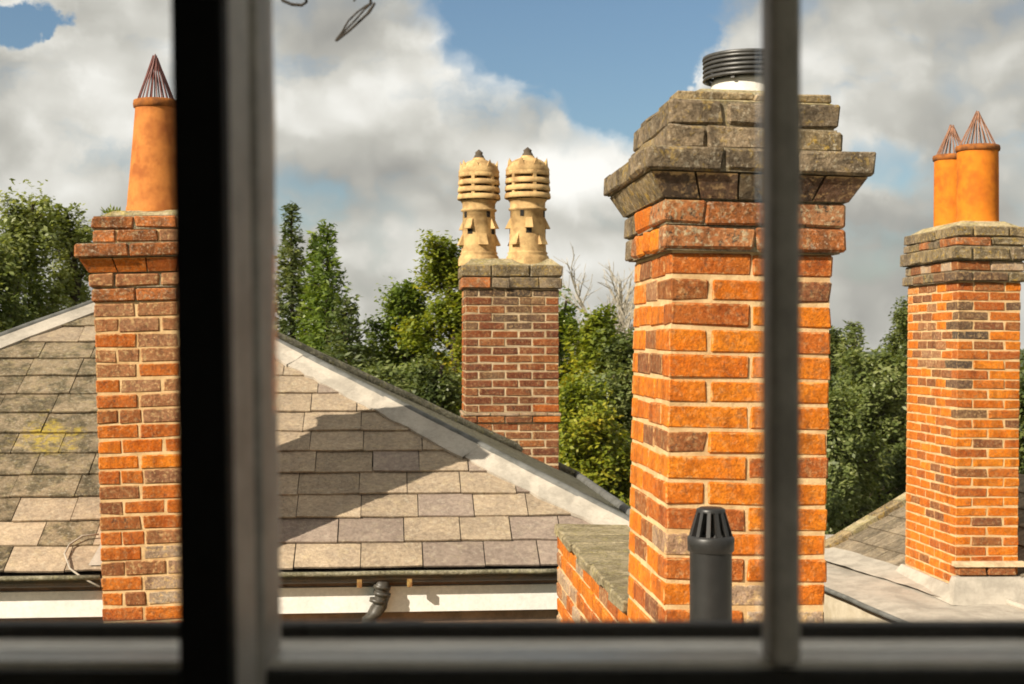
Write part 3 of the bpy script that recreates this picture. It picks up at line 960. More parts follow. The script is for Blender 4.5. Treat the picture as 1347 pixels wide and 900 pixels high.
def louvre_pot(name, label, loc, rot, h, s, group):
    root = thing(name, label, 'chimney pot', loc, (0, 0, rot), group)
    z = lambda t: t * h
    obj('base_ring', MB().lathe([(.172 * s, -.03), (.172 * s, .03), (.162 * s, .06), (.150 * s, .075), (.158 * s, .09), (.145 * s, .105)], 28), M['buff'], root, (0, 0, 0), True)
    obj('body', MB().lathe([(.146 * s, .10), (.140 * s, z(.25)), (.134 * s, z(.455)), (.148 * s, z(.462)), (.150 * s, z(.475)), (.136 * s, z(.485)), (.138 * s, z(.53)), (.155 * s, z(.555))], 28, wob=.004), M['buff'], root, (0, 0, 0), True)
    obj('flue_lining', MB().lathe([(.10 * s, z(.54)), (.10 * s, z(.84))], 20), M['hole'], root, (0, 0, 0))
    # louvred head: rings held by ribs
    for k, t in enumerate((.575, .64, .705, .775)):
        hh = .033 * h
        rr = (.178 - .003 * k) * s
        obj('louvre_ring', MB().lathe([(.105 * s, z(t) + .012), (rr * .99, z(t) - .4 * hh), (rr * 1.02, z(t) - .1 * hh), (rr * .99, z(t) + hh), (.105 * s, z(t) + hh + .018), (.105 * s, z(t) + .012)], 28), M['buff'], root, (0, 0, 0), True)
    for k in range(6):
        a = 2 * math.pi * k / 6
        Mx = Matrix.Rotation(a, 4, 'Z')
        obj('rib', MB().box((.10 * s, -.015, z(.56)), (.170 * s, .015, z(.80)), Mx), M['buff'], root, (0, 0, 0))
    obj('crown', MB().lathe([(.165 * s, z(.79)), (.172 * s, z(.815)), (.160 * s, z(.845)), (.150 * s, z(.87)), (.10 * s, z(.905)), (.055 * s, z(.925)), (.05 * s, z(.94))], 28), M['buff'], root, (0, 0, 0), True)
    obj('finial', MB().lathe([(.05 * s, z(.925)), (.042 * s, z(.955)), (.03 * s, z(.975)), (.034 * s, z(.99)), (.001, z(1.02))], 12), M['buff_dark'], root, (0, 0, 0), True)
    for k in range(8):
        a = 2 * math.pi * (k + .5) / 8
        Mx = Matrix.Rotation(a, 4, 'Z')
        sp = MB().add([Mx @ Vector(q) for q in ((.135 * s, -.03, z(.86)), (.158 * s, -.032, z(.845)), (.158 * s, .032, z(.845)), (.135 * s, .03, z(.86)), (.158 * s, 0, z(.915)))],
                      [(0, 1, 4), (1, 2, 4), (2, 3, 4), (3, 0, 4), (3, 2, 1, 0)])
        obj('crown_point', sp, M['buff'], root, (0, 0, 0))
    # hooded vents on the body, two staggered rows
    for row, (t0, t1, wd) in enumerate(((.155, .255, .044), (.30, .39, .036))):
        for k in range(4):
            a = 2 * math.pi * (k + .5 * row) / 4
            Mx = Matrix.Rotation(a, 4, 'Z')
            r0 = .126 * s
            hd = MB().add([Mx @ Vector(q) for q in ((r0, -wd, z(t0)), (r0 + .06, -wd, z(t0)), (r0 + .06, wd, z(t0)), (r0, wd, z(t0)),
                                                    (r0, -wd * .8, z(t1)), (r0 + .014, -wd * .8, z(t1)), (r0 + .014, wd * .8, z(t1)), (r0, wd * .8, z(t1)))],
                          [(3, 2, 1, 0), (4, 5, 6, 7), (0, 1, 5, 4), (1, 2, 6, 5), (2, 3, 7, 6), (3, 0, 4, 7)])
            hood = obj('hood', hd, M['buff'], root, (0, 0, 0))
            obj('vent_hole', MB().box((r0 + .004, -.026, z(t0) - .05), (r0 + .0165, .026, z(t0) - .004), Mx), M['hole'], hood, (0, 0, 0))
    for k in range(4):
        a = 2 * math.pi * (k + .25) / 4
        obj('slot', MB().box((.10 * s, -.018, z(.40)), (.1375 * s, .018, z(.455)), Matrix.Rotation(a, 4, 'Z')), M['hole'], root, (0, 0, 0))
    return root


louvre_pot('louvred_chimney_pot', 'ornate buff louvred clay pot with dark finial, left of the pair', W(630, 346, 13.28), .25, 1.04, 1.12, 'ornate buff chimney pots')
louvre_pot('louvred_chimney_pot', 'ornate buff louvred clay pot with orange finial, right of the pair', W(694, 346, 13.26), .85, 1.06, 1.2, 'ornate buff chimney pots')

# round metal cowl on the main stack
cw = W(984, 130, 4.93)
cowl = thing('flue_cowl', 'round dark slatted metal cowl on a white collar, topping the largest chimney', 'chimney cowl', cw)
obj('collar', MB().lathe([(.128, -.05), (.128, .05), (.120, .062), (.06, .066)], 32), M['whitemetal'], cowl, (0, 0, 0), True)
for k in range(5):
    z0 = .060 + k * .0155
    obj('slat_ring', MB().lathe([(.150, z0), (.157, z0 + .001), (.152, z0 + .012), (.145, z0 + .012), (.150, z0)], 40), M['steel'], cowl, (0, 0, 0), True)
for k in range(6):
    a = 2 * math.pi * k / 6
    obj('post', MB().box((.135, -.006, .05), (.147, .006, .135), Matrix.Rotation(a, 4, 'Z')), M['steel'], cowl, (0, 0, 0))
obj('inner_drum', MB().lathe([(.118, .04), (.118, .135)], 28), M['hole'], cowl, (0, 0, 0), True)
obj('lid', MB().lathe([(.150, .130), (.158, .134), (.156, .143), (.12, .150), (.001, .153)], 40), M['steel'], cowl, (0, 0, 0), True)

# ------------------------------------------------------------------ slate-roofed house
YAW = math.radians(5)
PITCH = math.radians(29)
E0 = W(450, 743, 8.2)
u = Vector((math.cos(YAW), math.sin(YAW), 0))
vv = Vector((-math.sin(YAW), math.cos(YAW), 0))
s_ = vv * math.cos(PITCH) + Vector((0, 0, 1)) * math.sin(PITCH)
n_ = u.cross(s_).normalized()
def ab(px, py):
    q = ray_plane(px, py, E0, n_) - E0
    return (q.dot(u), q.dot(s_))
def from_ab(a, b, h=0.0):
    return E0 + u * a + s_ * b + n_ * h
def line_isect(p1, p2, p3, p4):
    x1, y1 = p1; x2, y2 = p2; x3, y3 = p3; x4, y4 = p4
    den = (x1 - x2) * (y3 - y4) - (y1 - y2) * (x3 - x4)
    A = x1 * y2 - y1 * x2; B = x3 * y4 - y3 * x4
    return ((A * (x3 - x4) - (x1 - x2) * B) / den, (A * (y3 - y4) - (y1 - y2) * B) / den)
hr1, hr2 = ab(380, 464), ab(800, 680)
hl1, hl2 = ab(118, 406), ab(4, 448)
apex = line_isect(hr1, hr2, hl1, hl2)
cornR = line_isect(hr1, hr2, (0, 0), (1, 0))
cornL = line_isect(hl1, hl2, (0, 0), (1, 0))
house = thing('house', 'house with hipped grey slate roof, white eaves board and black gutter', 'house', (E0.x, E0.y + .5, 0), world_parts=True)
# roof body (closed): front, right and rear slopes
apexW = from_ab(*apex)
cR = from_ab(*cornR)
cL = from_ab(*cornL)
run = apex[1] * math.cos(PITCH)
backR = cR + vv * (run * 1.62)
backL = cL + vv * (run * 1.62)
apexB = apexW + vv * 0.02
rf = MB()
dn = Vector((0, 0, -.05))
rf.add([cL + dn, cR + dn, backR + dn, backL + dn, apexW - Vector((0, 0, .012))], [(0, 1, 4), (1, 2, 4), (2, 3, 4), (3, 0, 4), (3, 2, 1, 0)])
roof = obj('roof', rf, M['deck'], house)

def clip_poly(poly, a, b):
    """keep the part of poly on the left of the line a->b"""
    out = []
    def side(p):
        return (b[0] - a[0]) * (p[1] - a[1]) - (b[1] - a[1]) * (p[0] - a[0])
    for i, p in enumerate(poly):
        q = poly[(i + 1) % len(poly)]
        sp, sq = side(p), side(q)
        if sp >= 0:
            out.append(p)
        if (sp >= 0) != (sq >= 0):
            t = sp / (sp - sq)
            out.append((p[0] + (q[0] - p[0]) * t, p[1] + (q[1] - p[1]) * t))
    return out


def slab(poly, hfun, th, place):
    n = len(poly)
    top = [place(a, b, hfun(a, b)) for a, b in poly]
    bot = [place(a, b, hfun(a, b) - th) for a, b in poly]
    fs = [tuple(range(n)), tuple(range(2 * n - 1, n - 1, -1))]
    for i in range(n):
        j = (i + 1) % n
        fs.append((i, i + n, j + n, j))
    return MB().add(top + bot, fs)


def poly_area(p):
    return abs(sum(p[i][0] * p[(i + 1) % len(p)][1] - p[(i + 1) % len(p)][0] * p[i][1] for i in range(len(p)))) / 2


def px_of(P):
    return 673.5 + P.x / P.y * FPX, 450 - (P.z - CZ) / P.y * FPX


GA, SWD = .243, .342
chim_a0 = (local_to_world(R_left, B_left, (0, 0, CZ - 1.2)) - E0).dot(u)
row = 0
b0 = -0.05
nslates = 0
while b0 < apex[1] - .05:
    a = cornL[0] + (row % 2) * SWD * .5 + random.uniform(-.05, .05)
    while a < cornR[0]:
        wd = SWD * random.uniform(.86, 1.14)
        jag = [random.uniform(-.006, .006) for _ in range(6)]
        poly = [(a + .003 + jag[0] * .4, b0 + jag[1]), (a + wd * .5, b0 + jag[4]), (a + wd - .003 + jag[2] * .4, b0 + jag[3]), (a + wd - .003, b0 + GA + .07), (a + .003, b0 + GA + .07)]
        a += wd
        poly = clip_poly(poly, cornR, apex)
        if len(poly) >= 3:
            poly = clip_poly(poly, apex, cornL)
        if len(poly) < 3 or poly_area(poly) < .002:
            continue
        cx = sum(p[0] for p in poly) / len(poly)
        P = from_ab(cx, b0 + GA / 2)
        px, py = px_of(P)
        if px < -330:
            continue
        lift = random.uniform(0, .005)
        skew = random.uniform(-.012, .012)
        bb = b0
        hf = lambda aa, b, bb=bb, lift=lift, skew=skew, cx=cx: .023 + lift + (aa - cx) * skew - (b - bb) / (GA + .07) * .021
        r = rnd()
        if px < 240:
            lich = math.exp(-((px - 60) / 55) ** 2 - ((py - 572) / 24) ** 2)
            if lich > .15:
                mat = M['slate_moss']
            elif py > 650:
                mat = M['slate'] if r < .5 else M['slate_moss']
            elif py < 470:
                mat = M['slate'] if r < .2 else M['slate_moss']
            else:
                mat = M['slate_moss']
        else:
            if px > 560 and py > 615:
                mat = M['slate_purple'] if r < .72 else M['slate']
            else:
                mat = M['slate'] if r < .8 else M['slate_purple']
        obj('slate', slab(poly, hf, .011, from_ab), mat, roof, (0, 0, 0))
        nslates += 1
    b0 += GA
    row += 1

# lead on the hips
def hip_lead(name, p, q, w0, w1, side, mat, seg=28, h0=.028):
    """a dressed strip beside the hip line p->q on the front slope; side=+1 lies to the left of p->q"""
    d = Vector((q[0] - p[0], q[1] - p[1]))
    L = d.length
    d /= L
    nn = Vector((-d.y, d.x)) * side
    vs, fs = [], []
    for i in range(seg + 1):
        t = i / seg
        w = (w0 + (w1 - w0) * t) * random.uniform(.93, 1.07)
        for k, (f, hh) in enumerate(((0, h0 + .02), (.5, h0 + .006), (1.0, h0), (1.0, h0 - .02), (0, h0 - .02))):
            a = p[0] + d.x * L * t + nn.x * w * f
            b = p[1] + d.y * L * t + nn.y * w * f
            vs.append(from_ab(a, b, hh + (random.uniform(-.004, .004) if k in (1, 2) else 0)))
    for i in range(seg):
        for k in range(4):
            fs.append((i * 5 + k, (i + 1) * 5 + k, (i + 1) * 5 + k + 1, i * 5 + k + 1))
    return obj(name, MB().add(vs, fs), mat, roof, (0, 0, 0))


def lap(p, q, t):
    return (p[0] + (q[0] - p[0]) * t, p[1] + (q[1] - p[1]) * t)
NSEG = 6
for k in range(NSEG):
    hip_lead('hip_lead', lap(apex, cornR, k / NSEG), lap(apex, cornR, (k + 1.03) / NSEG), .155, .165, -1, M['lead'], 12, .030 + .004 * (k % 2))
for k in range(3):
    hip_lead('hip_lead', lap(apex, cornL, k / 3), lap(apex, cornL, (k + 1.03) / 3), .115, .135, 1, M['lead'], 12, .030 + .004 * (k % 2))
def roll(name, p, q, r, mat, lift=.035, n=14, dx=Vector((0, 0, 0))):
    pts = [p.lerp(q, i / n) + Vector((0, 0, lift + random.uniform(-.004, .004))) + dx for i in range(n + 1)]
    return obj(name, MB().tube(pts, r, 10), mat, roof, (0, 0, 0), True)
roll('hip_roll', apexW, cR, .034, M['lead_dark'], .03)
roll('hip_roll', apexW, cL, .034, M['lead_dark'], .03)
# the far slope seen along its surface, and its edge tiles
sl = MB().add([apexW + Vector((0, 0, .012)), cR + Vector((0, 0, .0)), backR], [(0, 1, 2)])
obj('rear_slope', sl, M['lead_green'], roof, (0, 0, 0))
roll('hip_roll', apexW, backR, .045, M['lead_green'], .02)
roll('eave_roll', backR, cR, .04, M['lead_dark'], .02)
# lead soaker beside the left stack
LP = R_left
# eaves: gutter, boards, wall
def gutter(a0, a1):
    vs, fs = [], []
    n = 10
    for ia, a in enumerate((a0, a1)):
        for k in range(n + 1):
            th = math.pi * k / n
            for r in (.062, .055):
                off = -0.055 - r * math.cos(th)
                vs.append(E0 + u * a + vv * off + Vector((0, 0, -.035 - r * math.sin(th))))
    m = (n + 1) * 2
    for k in range(n):
        o_ = k * 2
        fs.append((o_, o_ + 2, m + o_ + 2, m + o_))
        fs.append((o_ + 1, m + o_ + 1, m + o_ + 3, o_ + 3))
    fs.append((0, m, m + 1, 1))
    fs.append((n * 2, n * 2 + 1, m + n * 2 + 1, m + n * 2))
    g_ = obj('gutter', MB().add(vs, fs), M['gutter'], house)
    obj('gutter_rim', MB().tube([E0 + u * (a0 + (a1 - a0) * i / 12) + vv * (-.118) + Vector((0, 0, -.034 + random.uniform(-.002, .002))) for i in range(13)], .014, 8), M['gutter_rim'], g_, (0, 0, 0), True)
    return g_
aL = (local_to_world(R_left, B_left, (0, .0, E0.z)) - E0).dot(u)
aRr = (local_to_world(R_left, B_left, (.60, .0, E0.z)) - E0).dot(u)
a_end = ab(747, 742)[0]
gutter(cornL[0] + 1.0, aL - .01)
gutter(aRr + .01, a_end)
Mh = Matrix.Translation(E0) @ Matrix.Rotation(YAW, 4, 'Z')
zc = lambda py: (450 - py) / FPX * 8.2 + CZ - E0.z
for (a0, a1) in ((cornL[0] + .9, aL - .005), (aRr + .005, cornR[0])):
    obj('soffit_board', MB().box((a0, .012, -.125), (a1, .03, -.045), Mh), M['woodbrown'], house)
    obj('eaves_board', MB().box((a0, -.01, -.275), (a1, .028, -.128), Mh), M['white'], house)
obj('wall', MB().box((cornL[0] + .9, .05, -E0.z), (cornR[0] - .05, run * 1.55, -.06), Mh), M['woodbrown'], house)
# downpipe swan neck
aP = ab(503, 742)[0]
dp = [Vector((aP, -.06, -.085)), Vector((aP, -.06, -.14)), Vector((aP - .002, -.06, -.185)), Vector((aP - .012, -.06, -.225)), Vector((aP - .04, -.058, -.262)), Vector((aP - .075, -.055, -.30)), Vector((aP - .085, -.055, -.6)), Vector((aP - .085, -.055, -E0.z))]
dpo = obj('downpipe', MB().tube([Mh @ q for q in dp], .042, 14), M['pipe_old'], house, smooth=True)
for zz in (-.12, -.16, -.20):
    q = Vector((aP - (.0 if zz > -.19 else .022), -.06, zz))
    obj('pipe_collar', MB().tube([Mh @ (q + Vector((0, 0, .010))), Mh @ (q - Vector((.004, 0, .010)))], .051, 14), M['pipe_old'], dpo, (0, 0, 0), True)
for aa in (aP - .13, aP + .155):
    obj('rusty_clip', MB().box((aa - .014, -.122, -.112 + random.uniform(-.01, .01)), (aa + .014, -.09, -.068), Mh), M['rust'], house)
# lead soaker left of the stack
sk = MB().add([from_ab(aL - .09, -.02, .036), from_ab(aL + .03, -.02, .036), from_ab(aL + .03, .62, .034), from_ab(aL - .03, .34, .036)], [(0, 1, 2, 3)])
obj('lead_soaker', sk, M['lead'], roof, (0, 0, 0))
# thin cable looping over the slates
cb = [from_ab(*ab(131, 712), .05), from_ab(*ab(110, 714), .05), from_ab(*ab(92, 724), .04), from_ab(*ab(86, 737), .045), W(92, 748, 8.0), W(108, 760, 7.97), W(131, 772, 7.94)]
cbo = MB().tube(cb, .006, 6)
tag(obj('cable', cbo, M['cable'], smooth=True), 'thin pale cable looping over the lowest slates beside the brick chimney', 'cable')

# ------------------------------------------------------------------ parapet wall running back from the main stack
wz = CZ - .9626
wall_t = .36
Rw = Matrix.Rotation(YAW, 4, 'Z')
w0 = local_to_world(R_main, B_main, (0, .69, wz))
wl = thing('parapet_wall', 'low orange brick parapet with mossy flat top, running back from the largest chimney', 'wall', (w0.x, w0.y, 0), (0, 0, YAW))
WLEN = 2.22
hgt = .0826
z = wz - .05
k = 0
random.seed(3)
while z > CZ - 1.75:
    z -= hgt
    y = .02 - (0.12 if k % 2 else 0)
    while y < WLEN:
        L = .24
        ya, yb = max(y, .004), min(y + L - JT, WLEN)
        if yb - ya > .04:
            r = rnd()
            m = M['orange'] if r < .45 else M['red'] if r < .7 else M['washed'] if r < .88 else M['dull']
            add_brick(wl, random.uniform(-.003, .003), ya, z + JT / 2, .105, yb - ya, hgt - JT, m, 1.3)
        y += L
    x = .11
    while x < wall_t - .03:
        L = min(.23, wall_t - x)
        add_brick(wl, x, WLEN - .105, z + JT / 2, L - JT, .105, hgt - JT, M['red'], 1.2)
        x += L
    k += 1
obj('mortar_core', MB().box((.008, .002, 0), (wall_t, WLEN - .008, wz - .052)), M['mortar'], wl, (0, 0, 0))
y = 0.003
while y < WLEN:
    L = random.uniform(.24, .38)
    L = min(L, WLEN + .02 - y)
    if L > .05:
        add_brick(wl, -.018 + random.uniform(-.008, .008), y, wz - .05, wall_t + .03, L - .008, .05, M['moss_coping'], 2.2, 'coping_stone')
    y += L

# ------------------------------------------------------------------ black vent pipe on the near lead roof
zf = CZ - 1.06
flat = MB().box((-.25, .95, zf - .25), (4.2, 5.15, zf))
tag(obj('flat_roof', flat, M['lead']), 'grey lead flat roof just below the window', 'roof')
VD = 3.8
vx = W(935, 720, VD)
vent = thing('vent_pipe', 'black plastic vent pipe with caged top in front of the largest chimney', 'pipe', (vx.x, VD, zf))
vz = lambda py: CZ + (450 - py) / FPX * VD - zf
obj('pipe_body', MB().lathe([(.056, 0), (.056, vz(718))], 32), M['pipe'], vent, (0, 0, 0), True)
cage = obj('cage_collar', MB().lathe([(.0565, vz(726)), (.062, vz(724)), (.063, vz(708)), (.058, vz(704)), (.050, vz(704)), (.048, vz(716))], 32), M['pipe'], vent, (0, 0, 0), True)
for k in range(12):
    a = 2 * math.pi * (k + .5) / 12
    Mx = Matrix.Rotation(a, 4, 'Z')
    fin = MB().add([Mx @ Vector(q) for q in ((.046, -.0055, vz(706)), (.059, -.0055, vz(706)), (.059, .0055, vz(706)), (.046, .0055, vz(706)),
                                             (.024, -.0045, vz(671)), (.038, -.0045, vz(672)), (.038, .0045, vz(672)), (.024, .0045, vz(671)))],
                   [(3, 2, 1, 0), (4, 5, 6, 7), (0, 1, 5, 4), (1, 2, 6, 5), (2, 3, 7, 6), (3, 0, 4, 7)])
    obj('cage_fin', fin, M['pipe'], cage, (0, 0, 0))
obj('cage_cap', MB().lathe([(.038, vz(674)), (.039, vz(670)), (.030, vz(667.5)), (.001, vz(667))], 24), M['pipe'], cage, (0, 0, 0), True)

# ------------------------------------------------------------------ building under the right-hand stack
zb = CZ - 2.0
def on_level(px, py, z):
    r = ray(px, py)
    return Vector((0, 0, CZ)) + r * ((z - CZ) / r.z)
eA = on_level(1101, 777, zb); eB = on_level(1207, 822, zb)
ed = (eA - eB).normalized()
far = eA + ed * 3.2
near = eB - ed * 1.6
rb = thing('lead_roofed_building', 'cream rendered building with grey lead flat roof, below the rightmost chimney', 'building', (near.x + 2, near.y + 2, 0), world_parts=True)
perp = Vector((ed.y, -ed.x, 0))
lw = MB()
NX, NY = 40, 30
W_ = 6.0
for i in range(NX + 1):
    for j in range(NY + 1):
        q = near.lerp(far, j / NY) + perp * (W_ * i / NX)
        q.z = zb + .012 * math.sin(i * 1.3) * math.sin(j * .7) + random.uniform(-.006, .006) - (.02 if i == 0 else 0)
        lw.v.append(tuple(q))
for i in range(NX):
    for j in range(NY):
        a = i * (NY + 1) + j
        lw.f.append((a, a + NY + 1, a + NY + 2, a + 1))
lead_o = obj('lead_roof', lw, M['lead'], rb, smooth=True)
def bldg_box(p, q, wid, z0, z1, inset):
    d = (q - p).normalized()
    pr = Vector((d.y, -d.x, 0))
    a, b = p + pr * inset, q + pr * inset
    c, e = q + pr * (wid - inset), p + pr * (wid - inset)
    vs = [Vector((k.x, k.y, z0)) for k in (a, b, c, e)] + [Vector((k.x, k.y, z1)) for k in (a, b, c, e)]
    return MB().add(vs, [(0, 1, 2, 3), (7, 6, 5, 4), (0, 4, 5, 1), (1, 5, 6, 2), (2, 6, 7, 3), (3, 7, 4, 0)])
obj('wall', bldg_box(near, far, W_, 0, zb - .06, .06), M['cream'], rb)
obj('drip_edge', MB().tube([near.lerp(far, i / 20) + Vector((0, 0, -.028 + random.uniform(-.004, .004))) for i in range(21)], .02, 8), M['lead_dark'], rb, smooth=True)  # roof edge coloured dark to stand in for the shadow line under it
for t in (1.05, 2.3, 3.6):
    pts = [near.lerp(far, i / 20) + perp * t + Vector((0, 0, .015 + random.uniform(-.005, .005))) for i in range(21)]
    obj('lead_roll', MB().tube(pts, .026, 8), M['lead'], lead_o, (0, 0, 0), True)
# slated slope beyond, with stone verge
sA = on_level(1088, 726, zb + .02); sB = on_level(1183, 755, zb + .02)
sd = (sA - sB).normalized()
su = Vector((sd.y, -sd.x, 0)) * math.cos(math.radians(27)) + Vector((0, 0, math.sin(math.radians(27))))
sn = su.cross(sd).normalized()
if sn.z < 0: sn = -sn
def from_sl(a, b, h=0.0):        # a along the foot from the far verge towards the viewer, b up the slope
    return sA - sd * a + su * b + sn * h
slope = obj('side_slope', MB().add([from_sl(-.02, -.02, -.01), from_sl(2.6, -.02, -.01), from_sl(2.6, 1.7, -.01), from_sl(-.02, 1.7, -.01)], [(0, 1, 2, 3)]), M['deck'], rb)
for i in range(7):
    a = 0.0 - (i % 2) * .1
    while a < 2.5:
        wd = .2 * random.uniform(.9, 1.1)
        poly = [(max(a, -.02) + .004, i * .235), (a + wd - .004, i * .235 + random.uniform(-.006, .006)), (a + wd - .004, i * .235 + .29), (max(a, -.02) + .004, i * .235 + .29)]
        hf = lambda aa, b, i=i: .022 - (b - i * .235) / .29 * .018
        if a > -.15:
            obj('slate', slab(poly, hf, .010, from_sl), M['slate_dark'], slope, (0, 0, 0))
        a += wd
for i in range(6):
    q0, q1 = i * .3, i * .3 + .292
    vs = [from_sl(-.16, q0, -.05), from_sl(.03, q0, -.05), from_sl(.03, q1, -.05), from_sl(-.16, q1, -.05), from_sl(-.16, q0, .05), from_sl(.03, q0, .06), from_sl(.03, q1, .06), from_sl(-.16, q1, .05)]
    obj('verge_stone', MB().add(vs, [(3, 2, 1, 0), (4, 5, 6, 7), (0, 1, 5, 4), (1, 2, 6, 5), (2, 3, 7, 6), (3, 0, 4, 7)]), M['flaunch'] if i % 2 else M['capgold'], slope, (0, 0, 0))
# gable wall under that slope
gw = MB().add([sA, from_sl(0, 1.65), Vector((from_sl(0, 1.65).x, from_sl(0, 1.65).y, 0)), Vector((sA.x, sA.y, 0))], [(0, 1, 2, 3)])
fo = MB()
vs = []
for a in (-.1, 2.5):
    p0, p1 = from_sl(a, 0, -.03), from_sl(a, 1.65, -.03)
    vs += [Vector((p0.x, p0.y, 0)), Vector((p1.x, p1.y, 0)), p1, p0]
fo.add(vs, [(0, 1, 2, 3), (7, 6, 5, 4), (0, 3, 7, 4), (1, 5, 6, 2), (2, 6, 7, 3)])
obj('gable_wall', fo, M['cream'], rb)
# lead upstand along the foot of the slates
up = MB()
for i in range(15):
    t = i / 14 * 2.4
    for (ww, hh) in ((-.26, .012), (-.10, .03), (.05, .032)):
        q = from_sl(t, 0, 0) + Vector((su.x, su.y, 0)).normalized() * ww
        up.v.append((q.x, q.y, zb + hh + .01 + (.03 if ww > 0 else 0) + random.uniform(-.006, .006)))
for i in range(14):
    for k in range(2):
        a = i * 3 + k
        up.f.append((a, a + 3, a + 4, a + 1))
obj('lead_upstand', up, M['lead'], rb, smooth=True)

# ------------------------------------------------------------------ trees
def quads(name, P, A, B, mat, parent):
    """leaf faces: centre P, half axes A and B (n x 3 arrays); pointed rhombs"""
    n = len(P)
    V = np.empty((n, 4, 3))
    V[:, 0] = P - A
    V[:, 1] = P - A * .1 + B
    V[:, 2] = P + A
    V[:, 3] = P - A * .1 - B
    me = bpy.data.meshes.new(name)
    me.vertices.add(n * 4)
    me.vertices.foreach_set('co', V.reshape(-1).astype(np.float32))
    me.loops.add(n * 4)
    me.loops.foreach_set('vertex_index', np.arange(n * 4, dtype=np.int32))
    me.polygons.add(n)
    me.polygons.foreach_set('loop_start', np.arange(0, n * 4, 4, dtype=np.int32))
    me.update(calc_edges=True)
    me.materials.append(mat)
    o = bpy.data.objects.new(name, me)
    col.objects.link(o)
    o.parent = parent
    return o


def unit(v):
    return v / np.maximum(np.linalg.norm(v, axis=-1, keepdims=True), 1e-6)


def broadleaf(label, px, D, top_py, R, mat, cat='tree', dens=1.0, leaf=.034, low=.25, seed=1, squash=1.0, spiky=.5, group='trees behind the roofs', name='leafy_tree', bark='bark'):
    r = np.random.RandomState(seed)
    base = W(px, 450, D)
    H = CZ + (450 - top_py) / FPX * D
    root = thing(name, label, cat, (base.x, base.y, 0), group=group)
    tk = MB()
    npt = 9
    trunk = [Vector((r.uniform(-.08, .08) * i * .3, r.uniform(-.08, .08) * i * .3, H * .985 * i / (npt - 1))) for i in range(npt)]
    tk.tube(trunk, [max(.02, .022 * H * (1 - i / npt)) for i in range(npt)], 8)
    tips = []
    nl = 34
    for k in range(nl):
        t = low + (0.97 - low) * (k + r.uniform(0, .8)) / nl
        f = t * (npt - 1)
        i = min(int(f), npt - 2)
        p0 = trunk[i].lerp(trunk[i + 1], f - i)
        tt = (t - low) / (1 - low)
        prof = math.sin(math.pi * min(1, .18 + .82 * tt) ** .8) ** .7
        L = R * prof * r.uniform(.55, 1.12)
        az = k * 2.4 + r.uniform(-.5, .5)
        el = .25 + .75 * tt + r.uniform(-.2, .2)
        dr = Vector((math.cos(az) * math.cos(el), math.sin(az) * math.cos(el), math.sin(el) * squash))
        p1 = p0 + dr * L * .55 + Vector((0, 0, .06 * L))
        p2 = p0 + dr * L
        tk.tube([p0, p1, p2], [.007 * H * (1 - tt * .6), .004 * H * (1 - tt * .6), .008], 5)
        for q in range(6):
            s0 = r.uniform(.3, 1.0)
            b = p0.lerp(p2, s0)
            d2 = (dr + Vector((r.normal() * .75, r.normal() * .75, r.normal() * .6 + .12))).normalized()
            l2 = L * .36 * r.uniform(.5, 1.1) + .12
            e = b + d2 * l2
            tk.tube([b, e], [.012, .004], 4, False)
            for z_ in (.55, 1.0):
                tips.append((b.lerp(e, z_), d2))
            if q == 0 and r.uniform() < .6:
                tk.tube([e, b.lerp(e, 1.9)], [.006, .003], 4, False)
                for z_ in (1.3, 1.6, 1.9):
                    tips.append((b.lerp(e, z_), d2))
        tips.append((p2, dr))
    if spiky:
        for q in range(int(14 * spiky)):
            p_ = trunk[-1] + Vector((r.normal() * R * .18, r.normal() * R * .18, r.uniform(-.12, .015) * H * .5))
            tips.append((p_, Vector((0, 0, 1))))
    obj('trunk', tk, M[bark], root, (0, 0, 0))
    nclump = len(tips)
    per = int(165 * dens)
    C = np.array([t[0] for t in tips])
    Dd = np.array([t[1] for t in tips])
    sig = r.uniform(.05, .19, (nclump, 1)) * (R / 1.6) ** .5
    keep = r.uniform(0, 1, nclump) < .8
    C, Dd, sig = C[keep], Dd[keep], sig[keep]
    C = np.repeat(C, per, 0); Dd = np.repeat(Dd, per, 0); sig = np.repeat(sig, per, 0)
    P = C + np.clip(r.normal(size=C.shape), -1.7, 1.7) * sig
    wgt = np.repeat(r.uniform(.15, 1.0, int(keep.sum())), per)
    kp = r.uniform(0, 1, len(P)) < wgt
    P, Dd = P[kp], Dd[kp]
    P[:, 2] -= np.abs(r.normal(size=len(P))) * .05
    mid = np.array([0, 0, H * .55])
    nrm = unit(unit((P - mid) * np.array([1, 1, .45])) * .9 + np.array([0, 0, .45]) + r.normal(size=P.shape) * .55)
    A = unit(np.cross(nrm, r.normal(size=P.shape)))
    Bv = np.cross(nrm, A)
    sz = leaf * r.uniform(.6, 1.35, (len(P), 1))
    quads('crown', P, A * sz, Bv * sz * .55, M[mat], root)
    return root


